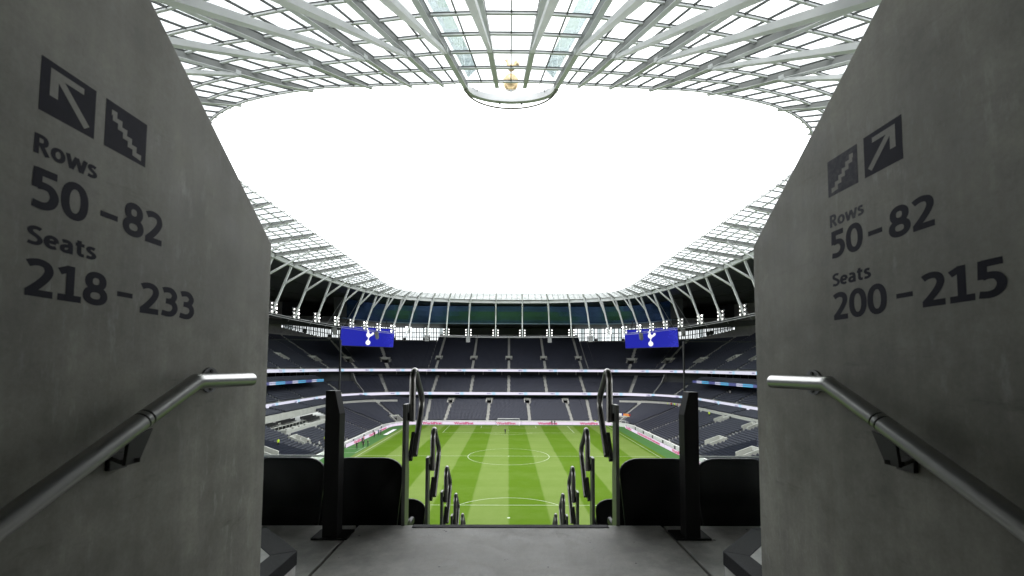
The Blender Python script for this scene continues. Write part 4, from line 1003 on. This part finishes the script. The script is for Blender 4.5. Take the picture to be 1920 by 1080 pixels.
GLYPH = {   # centre lines on a cap height of 1: (advance, strokes)
 '0': (.64, [loop(.31, .5, .215, .41)]),
 '1': (.60, [[(.07, .80), (.30, .925)], [(.31, 1.0), (.31, .0)], [(.05, .09), (.57, .09)]]),
 '2': (.62, [cr([(.06, .84), (.17, .895), (.30, .91), (.43, .85), (.475, .70), (.42, .53), (.28, .32), (.09, .10)]), [(.03, .09), (.57, .09)]]),
 '3': (.60, [cr([(.07, .87), (.20, .91), (.35, .89), (.45, .74), (.39, .58), (.28, .53), (.17, .53)]), cr([(.28, .525), (.43, .46), (.48, .29), (.39, .13), (.24, .09), (.05, .12)])]),
 '5': (.60, [[(.51, .91), (.10, .91)], [(.135, .99), (.12, .50)], cr([(.12, .555), (.25, .585), (.40, .54), (.475, .36), (.41, .17), (.26, .09), (.05, .11)])]),
 '8': (.64, [loop(.31, .715, .175, .195), loop(.31, .285, .215, .195)]),
 'R': (.62, [[(.11, 0), (.11, 1)], cr([(.11, .91), (.28, .91), (.40, .87), (.45, .71), (.40, .55), (.28, .50), (.11, .50)]), [(.27, .50), (.52, .0)]]),
 'S': (.56, [cr([(.47, .86), (.36, .905), (.23, .90), (.12, .80), (.14, .64), (.28, .53), (.41, .42), (.46, .27), (.38, .13), (.24, .09), (.05, .13)])]),
 'o': (.61, [loop(.295, .365, .195, .275, 24, 2.1)]),
 'w': (.88, [[(.06, .74), (.22, .0)], [(.22, .0), (.43, .70)], [(.43, .70), (.64, .0)], [(.64, .0), (.80, .74)]]),
 's': (.46, [cr([(.38, .62), (.27, .655), (.16, .64), (.11, .55), (.16, .45), (.27, .37), (.36, .28), (.36, .17), (.27, .10), (.17, .085), (.05, .11)])]),
 'e': (.58, [[(.11, .37), (.46, .37)], cr([(.465, .37), (.44, .55), (.30, .64), (.16, .57), (.10, .37), (.16, .17), (.30, .085), (.46, .13)])]),
 'a': (.57, [cr([(.10, .61), (.22, .65), (.35, .62), (.41, .50), (.42, .30)]), [(.42, .42), (.42, .0)], cr([(.42, .40), (.25, .39), (.12, .32), (.11, .17), (.20, .085), (.32, .11), (.42, .22)])]),
 't': (.44, [[(.18, .90), (.18, .30)], cr([(.18, .34), (.19, .18), (.26, .09), (.39, .09)]), [(.03, .66), (.39, .66)]]),
}
def ribbon_poly(P_, th):
    P_ = [np.array(p, float) for p in P_]; L1, R1 = [], []; closed = np.allclose(P_[0], P_[-1]); n = len(P_)
    for i in range(n):
        a = P_[i-1] if i else (P_[-2] if closed else P_[0]); b = P_[i+1] if i < n-1 else (P_[1] if closed else P_[-1]); t = b-a; t = t/max(1e-9, np.hypot(*t)); nn = np.array([-t[1], t[0]])
        L1.append(P_[i]+nn*th/2); R1.append(P_[i]-nn*th/2)
    return L1, R1
def sign(parent, X, d, y0, items, th=.185):
    for txt, u, z0_, hh, wd in items:
        o = Vector(E_(X, y0+d*u, z0_)); ax = Vector((0, d, 0)); nz = ax.cross(Vector((0, 0, 1)))
        if txt == '-':
            MB().prism([(0, 0), (wd, 0), (wd, hh), (0, hh)], o, ax, (0, 0, 1), .0004).obj('lettering', 'letter_navy', parent); continue
        full = sum(GLYPH[c][0] for c in txt)-.06; x = -.02
        for c in txt:
            adv, st_ = GLYPH[c]; mb = MB()
            for q, stroke in enumerate(st_):
                L1, R1 = ribbon_poly(stroke, th); f = lambda p: o+ax*((x+p[0])*wd/full)+Vector((0, 0, p[1]*hh))+nz*(.0003+.00008*q)
                mb.strip([f(p) for p in L1], [f(p) for p in R1])
            mb.obj('lettering', 'letter_worn' if (parent is wr and txt == 'Rows') else 'letter_navy', parent); x += adv
sign(wl, xl, 1, .880, [('Rows', .001, .4285, .041, .136), ('50', .001, .318, .084, .120), ('-', .153, .350, .013, .046), ('82', .215, .327, .086, .124),
    ('Seats', -.001, .242, .039, .147), ('218', 0, .139, .077, .181), ('-', .209, .170, .012, .044), ('233', .276, .138, .082, .199)])
pictogram(wr, E_(xr, 1.344, .5255), YB, .117, .112, mirr(SP), 'stairs_pictogram', 'letter_worn'); pictogram(wr, E_(xr, 1.203, .5265), YB, .120, .114, mirr(ARROW), 'arrow_pictogram')
sign(wr, xr, -1, 1.340, [('Rows', -.002, .430, .038, .129), ('50', 0, .333, .083, .120), ('-', .140, .362, .013, .046), ('82', .208, .333, .080, .124),
    ('Seats', 0, .248, .039, .142), ('200', 0, .146, .082, .190), ('-', .220, .178, .012, .046), ('215', .290, .146, .080, .182)])
# side steps with black nosing at the wall ends (clipped corner)
for sg, X, lab in ((-1, -.961, 'concrete step with black scuffed nosing past the left wall end'), (1, .990, 'concrete step with black scuffed nosing past the right wall end')):
    t = thing('side_step', E_(X, 2, FL), lab, 'step'); ZT = -.84
    pol = [(0, 1.40), (0, 2.10), (.30, 2.40), (1.6, 2.40), (1.6, 1.40)]; inn = [(.098, 1.40), (.098, 2.05), (.348, 2.30), (1.6, 2.30), (1.6, 1.40)]
    f = lambda P_: [(EYE.x+X+sg*a, EYE.y+b) for a, b in (P_ if sg == 1 else P_)]
    def pr(poly, z0_, th, name, m_):
        pp = f(poly); pp = pp if sg == -1 else pp[::-1]
        area = sum(pp[i][0]*pp[(i+1) % len(pp)][1]-pp[(i+1) % len(pp)][0]*pp[i][1] for i in range(len(pp)))
        if area < 0: pp = pp[::-1]
        return MB().prism(pp, (0, 0, EYE.z+z0_), (1,0,0), (0,1,0), th).obj(name, m_, t, bevel=.003)
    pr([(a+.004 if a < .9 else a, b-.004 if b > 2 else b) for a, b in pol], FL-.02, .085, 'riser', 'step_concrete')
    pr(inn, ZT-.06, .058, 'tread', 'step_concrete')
    # nosing band = outer outline minus inner, as three straight pieces
    for (p0, p1, q1, q0) in ((pol[0], pol[1], inn[1], inn[0]), (pol[1], pol[2], inn[2], inn[1]), (pol[2], pol[3], inn[3], inn[2])): pr([p0, p1, q1, q0], ZT-.062, .062, 'nosing', 'nosing')
# rake of the near stand, down to the pitch and up beside the passage
m = MB()
for k in range(39): m.box(E_(0, 2.81+.8*k+.4, FL-.487*(k+1)-.25), (90, .8, .5))
m.obj('terrace', 'terrace', stand_s)
for sg in (-1, 1):
    m = MB()
    for k in range(40): m.box(E_(sg*(1.29+20+1.4), 1.5-.8*k-.4, FL+.487*(k+1)-.3), (40, .8, .6))
    m.obj('terrace', 'terrace', stand_s)
m = MB()
for k in range(8, 40): m.box(E_(0, 1.5-.8*k-.4, FL+.487*(k+1)-.3), (5.2, .8, .6))
m.obj('terrace', 'terrace', stand_s)
MB().box(E_(0, -36, 8), (200, .6, 42)).obj('back_wall', 'dark_panel', stand_s)
# tip-up seats of the near rows, seen from behind
def rounded_back(wd, h, rc, n=6):
    P_ = [(-wd/2+.03, 0), (wd/2-.03, 0)]
    for k in range(n+1): a = math.pi/2*k/n; P_.append((wd/2-rc+rc*math.cos(a), h-rc+rc*math.sin(a)*.75+rc*.25*1.0))
    for k in range(n+1): a = math.pi/2+math.pi/2*k/n; P_.append((-wd/2+rc+rc*math.cos(a), h-rc+rc*math.sin(a)*.75+rc*.25))
    return P_
def near_seat():
    t = thing('stadium_seat', (0, 0, 0), '', 'seat', 'black tip-up seats before the landing')
    m = MB(); k = len(m.v); P_ = rounded_back(.47, .52, .125); n = len(P_)
    def bulge(x, z): return -.028*(1-(x/.235)**2)*min(1, z/.2)
    ring = []
    for off, sc in ((0, .97), (.008, 1.0), (.028, 1.0), (.036, .965)):
        ring.append([(x*sc, off+bulge(x, z)+.10*(z/.52-.5)*-1*-.6, .36+z*(sc if sc < 1 else 1)) for x, z in P_])
    for r_ in ring: m.v += r_
    for a in range(3):
        for i in range(n): j = (i+1) % n; m.f.append((a*n+i, a*n+j, (a+1)*n+j, (a+1)*n+i))
    m.f.append(tuple(reversed(range(n)))); m.f.append(tuple(3*n+i for i in range(n))); m.obj('backrest', 'seat_black', t, True)
    m = MB(); P2 = [(-.21,.0),(.21,.0),(.225,.06),(.225,.30),(.19,.38),(-.19,.38),(-.225,.30),(-.225,.06)]
    m.prism([(x, z) for x, z in P2], (0, .16, .34), (1,0,0), (0,.10,.995), .05); m.obj('seat_pan', 'seat_black', t, bevel=.012)
    for sx in (-.262, .262): m = MB(); m.box((sx, .12, .43), (.030, .20, .045)); m.box((sx, .06, .25), (.028, .08, .46)); m.obj('arm', 'seat_black', t, bevel=.01)
    return t
ns = near_seat(); first = True
ROWN = ['first', 'second', 'third', 'fourth']
for r_ in range(4):
    for sg in (-1, 1):
        for i in range(4):
            xc = (-.905 if sg == -1 else .948)+sg*.492*i; nm = ('nearest the aisle', 'second from the aisle', 'third from the aisle', 'fourth from the aisle')[i]
            instance(ns, E_(xc, 2.86+.8*r_, FL-.487*(r_+1)), 0, 'black tip-up seat %s, %s row below the landing, %s side' % (nm, ROWN[r_], 'left' if sg == -1 else 'right'), 'black tip-up seats before the landing', first=first); first = False
# steel posts with glass screens
for sg, X0, lab in ((-1, -1.003, 'left'), (1, 1.05, 'right')):
    t = thing('screen_post', E_(X0, 2.62, FL), 'dark steel post with slanted top standing on the %s of the landing' % lab, 'post')
    a = .042; poly = [(-.05, 0), (.05, 0), (.05, .70), (-.03, .832), (-.05, .832)]
    # blade: tall steel plate, slanted towards the pitch, with flanges
    pl = [(-a, 0), (a, 0), (a, .70), (.012, .832), (-a, .832)] if sg == -1 else [(-a, 0), (a, 0), (a, .832), (-.012, .832), (-a, .70)]
    o = MB().prism([(x, z) for x, z in pl], E_(X0, 2.66, FL), (1,0,0), (0,0,1), .085).obj('blade', 'post_dark', t, bevel=.003)
    m = MB(); m.box(E_(X0-.0, 2.635, FL+.006), (.20, .14, .012)); m.obj('base_plate', 'post_dark', t, bevel=.002)
    gx0, gx1 = (X0-1.35, X0-.005) if sg == -1 else (X0+.005, X0+1.35)
    gp = thing('glass_screen', E_((gx0+gx1)/2, 2.68, FL), 'clear glass screen panel between the %s post and the wall' % lab, 'screen panel')
    MB().box(E_((gx0+gx1)/2, 2.685, FL+.585), (gx1-gx0, .015, 1.09)).obj('pane', 'clear_glass', gp)
    xe = gx1 if sg == -1 else gx0; MB().box(E_(xe, 2.685, FL+.585), (.006, .017, 1.09)).obj('edge', 'glass_edge', gp) if 'glass_edge' in M else MB().box(E_(xe, 2.685, FL+.98), (.006, .017, .30)).obj('edge', 'frame_grey', gp)
    MB().box(E_((gx0+gx1)/2, 2.70, FL+.44), (gx1-gx0-.04, .012, .009)).obj('strip', 'white_paint', gp)
    MB().box(E_((gx0+gx1)/2, 2.685, FL+1.131), (gx1-gx0, .016, .003)).obj('top_edge', 'frame_grey', gp)
# aisle handrail loops, one per row going down
def bend(pts, r, n=6):
    out = [Vector(pts[0])]
    for a, b, c in zip(pts[:-2], pts[1:-1], pts[2:]):
        a, b, c = Vector(a), Vector(b), Vector(c); d1, d2 = (a-b).normalized(), (c-b).normalized(); q = min(r, (a-b).length*.49, (c-b).length*.49)
        p0, p1 = b+d1*q, b+d2*q
        for k in range(n+1): t = k/n; out.append(p0*(1-t)**2+b*2*t*(1-t)+p1*t**2)
    out.append(Vector(pts[-1])); return out
def aisle_rail():
    t = thing('aisle_handrail', (0,0,0), '', 'handrail', 'handrail loops down the aisle')
    Z = 1.415       # loop top above its row
    m = MB(); m.tube(bend([(.025, .0, Z-.30), (.025, .0, Z-.02), (.025, .06, Z+.03), (.025, .13, Z-.035), (.025, .34, Z-.19), (.025, .085, Z-.53)], .09), .0205, 16); m.obj('loop', 'rail_bronze', t, True)
    m = MB(); m.prism([(-.055, 0), (.055, 0), (.055, Z-.62), (.03, Z-.5), (.03, Z-.19), (-.055, Z-.19)], (.0, 0, 0), (0,1,0), (0,0,1), -.022); m.obj('post', 'rail_post', t, bevel=.002)
    m = MB(); m.box((.004, .0, Z-.27), (.012, .02, .05)); m.obj('clamp', 'steel_dark', t); m = MB(); m.beam((.004, .16, Z-.40), (.004, .055, Z-.55), .022, .05, up=(0, 1, 0)); m.obj('clamp', 'steel_dark', t)
    m = MB(); m.box((-.006, 0, .006), (.10, .16, .012)); m.obj('foot_plate', 'steel_dark', t)
    return t
mat('rail_post', (.16, .165, .155), .38, .6)
ar = aisle_rail(); first = True
for r_ in range(7):
    for sg in (-1, 1):
        xc = -.632 if sg == -1 else .667
        c = instance(ar, E_(xc, 2.85+.8*r_, FL-.487*(r_+1)), 0, 'dark steel handrail loop, %s down the aisle on the %s' % (('first', 'second', 'third', 'fourth', 'fifth', 'sixth', 'seventh')[r_], 'left' if sg == -1 else 'right'), 'handrail loops down the aisle', first=first); first = False
        c.scale = (1 if sg == -1 else -1, 1, 1)
# wall handrails
def wall_rail(X, wallX, sg, lab):
    t = thing('wall_handrail', E_(X, 1.3, -.1), lab, 'handrail'); r_ = .0215
    P_ = [E_(X, 1.505, -.044), E_(X, 1.245, -.042), E_(X, 1.082, -.122)]
    a_, b_, c_ = map(Vector, P_); m = MB(); m.tube([a_, a_.lerp(b_, .97), b_, b_.lerp(c_, .03), c_], r_, 28); m.obj('upper_tube', 'brushed_steel', t, True)
    m = MB(); e_ = E_(X, 1.505, -.044); m.sphere(e_, r_*.995, 20, 10, (1, .35, 1)); m.obj('end_cap', 'brushed_steel', t, True)
    d = (Vector(E_(X, .78, -.272))-Vector(P_[2])).normalized(); p2 = Vector(P_[2])
    for a in (.0, .016): m = MB(); m.tube([p2+d*a, p2+d*(a+.005)], r_*.93, 24); m.obj('joint', 'very_dark', t, True)
    m = MB(); m.tube([p2+d*.005, p2+d*.016], r_*1.0, 24); m.obj('collar', 'brushed_steel', t, True)
    m = MB(); m.tube([p2+d*.021, p2+d*3.2], r_, 28); m.obj('lower_tube', 'brushed_steel', t, True)
    # round wall plate behind the end
    yb = 1.435; wx = wallX
    m = MB(); k = 20; m.tube([E_(wx, yb, -.044), E_(wx-sg*.007, yb, -.044)], .040, k); m.obj('wall_plate', 'plate_steel', t)
    for z in (.028, -.028): m = MB(); m.tube([E_(wx-sg*.006, yb, -.044+z), E_(wx-sg*.011, yb, -.044+z)], .006, 6); m.obj('screw', 'steel_dark', t)
    m = MB(); m.tube([E_(wx, yb, -.05), E_(X, yb, -.05)], .009, 10); m.obj('stub', 'brushed_steel', t, True)
    # plate bracket under the joint
    m = MB(); m.prism([(1.098, -.150), (1.060, -.224), (1.022, -.224), (1.030, -.168)], (EYE.x+X-.004, EYE.y, EYE.z), (0, 1, 0), (0, 0, 1), .008); m.obj('bracket', 'steel_dark', t, bevel=.001)
    m = MB(); m.beam(E_(X, 1.040, -.217), E_(wx-sg*.01, 1.100, -.217), .036, .010); m.obj('bracket_arm', 'steel_dark', t)
    m = MB(); m.box(E_(wx-sg*.006, 1.105, -.220), (.012, .05, .06)); m.obj('bracket_plate', 'steel_dark', t, bevel=.002)
mat('plate_steel', (.22, .22, .22), .4, .8, .3, 40)
wall_rail(-.862, XL, -1, 'brushed steel handrail fixed to the left concrete wall'); wall_rail(.892, XR, 1, 'brushed steel handrail fixed to the right concrete wall')

# ================================================================ people
def person_mesh(name, pose, mats):
    J = {'pel': (0,0,.95,.13), 'waist': (0,0,1.1,.125), 'chest': (0,0,1.32,.15), 'neck': (0,0,1.5,.06), 'head0': (0,-.01,1.6,.085), 'head1': (0,-.01,1.74,.085)}
    st_ = .16 if pose == 'stand' else .3; hw = .1
    for sx, n_ in ((-1, 'l'), (1, 'r')):
        fy = -st_*sx*.5 if pose != 'stand' else 0
        J['hip'+n_] = (sx*hw, 0, .88, .095); J['knee'+n_] = (sx*(hw+.01), fy*.6-.02, .48, .065); J['ank'+n_] = (sx*(hw+.02), fy, .09, .045); J['toe'+n_] = (sx*(hw+.03), fy-.14, .04, .04)
        J['sh'+n_] = (sx*.19, 0, 1.42, .07)
        if pose == 'stand': J['el'+n_] = (sx*.25, .03, 1.14, .047); J['wr'+n_] = (sx*.24, -.06, .9, .035); J['hd'+n_] = (sx*.235, -.09, .8, .035)
        else: J['el'+n_] = (sx*.27, -fy*.5+.03, 1.15, .047); J['wr'+n_] = (sx*.25, -fy-.12, 1.0, .035); J['hd'+n_] = (sx*.24, -fy-.2, .95, .035)
    ed = [('pel','waist'),('waist','chest'),('chest','neck'),('neck','head0'),('head0','head1')]
    for n_ in 'lr': ed += [('pel','hip'+n_),('hip'+n_,'knee'+n_),('knee'+n_,'ank'+n_),('ank'+n_,'toe'+n_),('chest','sh'+n_),('sh'+n_,'el'+n_),('el'+n_,'wr'+n_),('wr'+n_,'hd'+n_)]
    names = list(J); me = bpy.data.meshes.new(name); me.from_pydata([J[k][:3] for k in names], [(names.index(a), names.index(b)) for a, b in ed], [])
    o = bpy.data.objects.new(name, me); COL.objects.link(o); o.modifiers.new('skin', 'SKIN'); ss = o.modifiers.new('sub', 'SUBSURF'); ss.levels = 1; ss.render_levels = 1
    for i, k in enumerate(names): sv = me.skin_vertices[0].data[i]; sv.radius = (J[k][3], J[k][3]); sv.use_root = (k == 'pel')
    bpy.context.view_layer.update(); me2 = bpy.data.meshes.new_from_object(o.evaluated_get(bpy.context.evaluated_depsgraph_get())); bpy.data.objects.remove(o)
    for m_ in mats: me2.materials.append(M[m_])      # skin, top, bottoms, shoes, hair
    for p in me2.polygons:
        c = p.center; p.use_smooth = True
        if c.z > 1.68 or (c.z > 1.58 and c.y > .02): i = 4
        elif c.z > 1.5: i = 0
        elif c.z < .1: i = 3
        elif abs(c.x) > .2 and c.z < 1.12: i = 0
        elif c.z > .93: i = 1
        else: i = 2
        p.material_index = i
    return me2
kits = {'dark': ('skin','cloth_dark','cloth_dark','shoe','hair'), 'white': ('skin','cloth_white','cloth_dark','shoe','hair'), 'hivis': ('skin','cloth_hivis','cloth_dark','shoe','hair'), 'red': ('skin','cloth_red','cloth_dark','shoe','hair'), 'teal': ('skin','cloth_teal','cloth_dark','shoe','hair')}
pm = {}
def person(kit, pose, loc, rz, lab, group=None):
    if (kit, pose) not in pm: pm[(kit, pose)] = person_mesh('person', pose, kits[kit])
    o = bpy.data.objects.new('person', pm[(kit, pose)]); COL.objects.link(o); o.location = loc; o.rotation_euler = (0, 0, rz); tag(o, lab, 'person', group)
person('dark', 'walk', (-1.0, 33.0, 0), 2.9, 'lone person in dark clothes walking on the pitch before the far goal')
G1 = 'people gathered on the left touchline'
for i, (kit, x, y, rz, lab) in enumerate((('dark', -37.0, 8.2, .3, 'person in black standing apart, leftmost of three on the touchline turf'), ('dark', -36.2, 10.6, 1.0, 'person in black in the middle of three on the touchline turf'), ('dark', -35.4, 11.8, 2.0, 'person in black, rightmost of three on the touchline turf'), ('dark', -38.0, 15.5, .5, 'person in black crouched group, in front of the nearest pink lettering'), ('red', -38.3, 17.6, 1.5, 'person in red by the boards on the left touchline'), ('dark', -38.2, 26.5, 2.5, 'person in black before the pink board on the left'), ('teal', -38.0, 30.0, .2, 'person in teal beside the white mat, left of the pair'), ('teal', -37.6, 30.9, 1.2, 'person in teal beside the white mat, right of the pair'), ('dark', -40.0, 4.6, 2.0, 'person in dark clothes at the end of the left boards'), ('white', -41.5, 1.5, 1.2, 'person in a white top by the left steel post'), ('white', -42.8, .2, 2.5, 'person in a white top at the foot of the left stand steps'))):
    person(kit, 'stand' if i % 2 else 'walk', (x, y, 0 if x > -40.9 else z1(T1.s_of_y(y, -1), max(0, int((-x-41)/.8)))), rz, lab, G1)
def on_rake(x, y): sg = 1 if x > 0 else -1; s = T1.s_of_y(y, sg); k = int((abs(x)-41)/.8); return (x, y, z1(s, min(k, 19)))
person('hivis', 'stand', on_rake(-43.5, 5.0), 1.4, 'steward in yellow-green jacket low in the left stand near the post'); person('hivis', 'stand', on_rake(-47.6, -8.5), 1.0, 'steward in yellow-green jacket at the left wall edge')
person('white', 'stand', on_rake(-46.2, -1.5), 2.0, 'person in a white top on the steps of the left stand, upper one'); person('white', 'walk', on_rake(-45.0, -.5), 1.0, 'person in a white top on the steps of the left stand, lower one')
person('hivis', 'stand', on_rake(55.5, 22.0), -1.0, 'steward in yellow-green jacket under the pale parapet on the right')
for i, (kit, dx) in enumerate((('red', 0), ('red', 1.2), ('hivis', 2.2), ('red', 3.1), ('hivis', 4.0))):
    s = T1.s_of_y(44, 1)-dx; x, y, _, _ = T1(s, 15.2); person(kit, 'stand', (x, y, z1(s, 19)), i*1.1, 'steward in %s at the top of the far right corner rows, %s from the left' % ('red' if kit == 'red' else 'yellow-green', ('fifth', 'fourth', 'third', 'second', 'first')[i]), 'stewards in the far right corner')
s = T2.s_of_y(31, 1); x, y, _, _ = T2(s, 3.4); person('white', 'stand', (x, y, z2(s, 4)), 0, 'person in white among the right middle tier seats, farther one')
s = T2.s_of_y(17, 1); x, y, _, _ = T2(s, 4.4); person('white', 'stand', (x, y, z2(s, 5)), 0, 'person in white among the right middle tier seats, nearer one')
for i, (kit, x) in enumerate((('dark', 15.0), ('dark', 16.0), ('white', 34.5), ('red', 36.2), ('hivis', 32.6), ('hivis', 30.5))):
    person(kit, 'stand', (x, 54.0 if i < 2 else 55.8, 0), 0, ('person in black before the far board, left of the pair', 'person in black before the far board, right of the pair', 'person in white at the far right corner flag', 'person in red at the far right corner', 'steward in yellow-green behind the far boards, right one', 'steward in yellow-green behind the far boards, left one')[i])
person('dark', 'stand', (*T2(-28.6, 10.2)[:2], z2(0, 12)), 0, 'person in dark clothes high on the left aisle of the far middle tier')
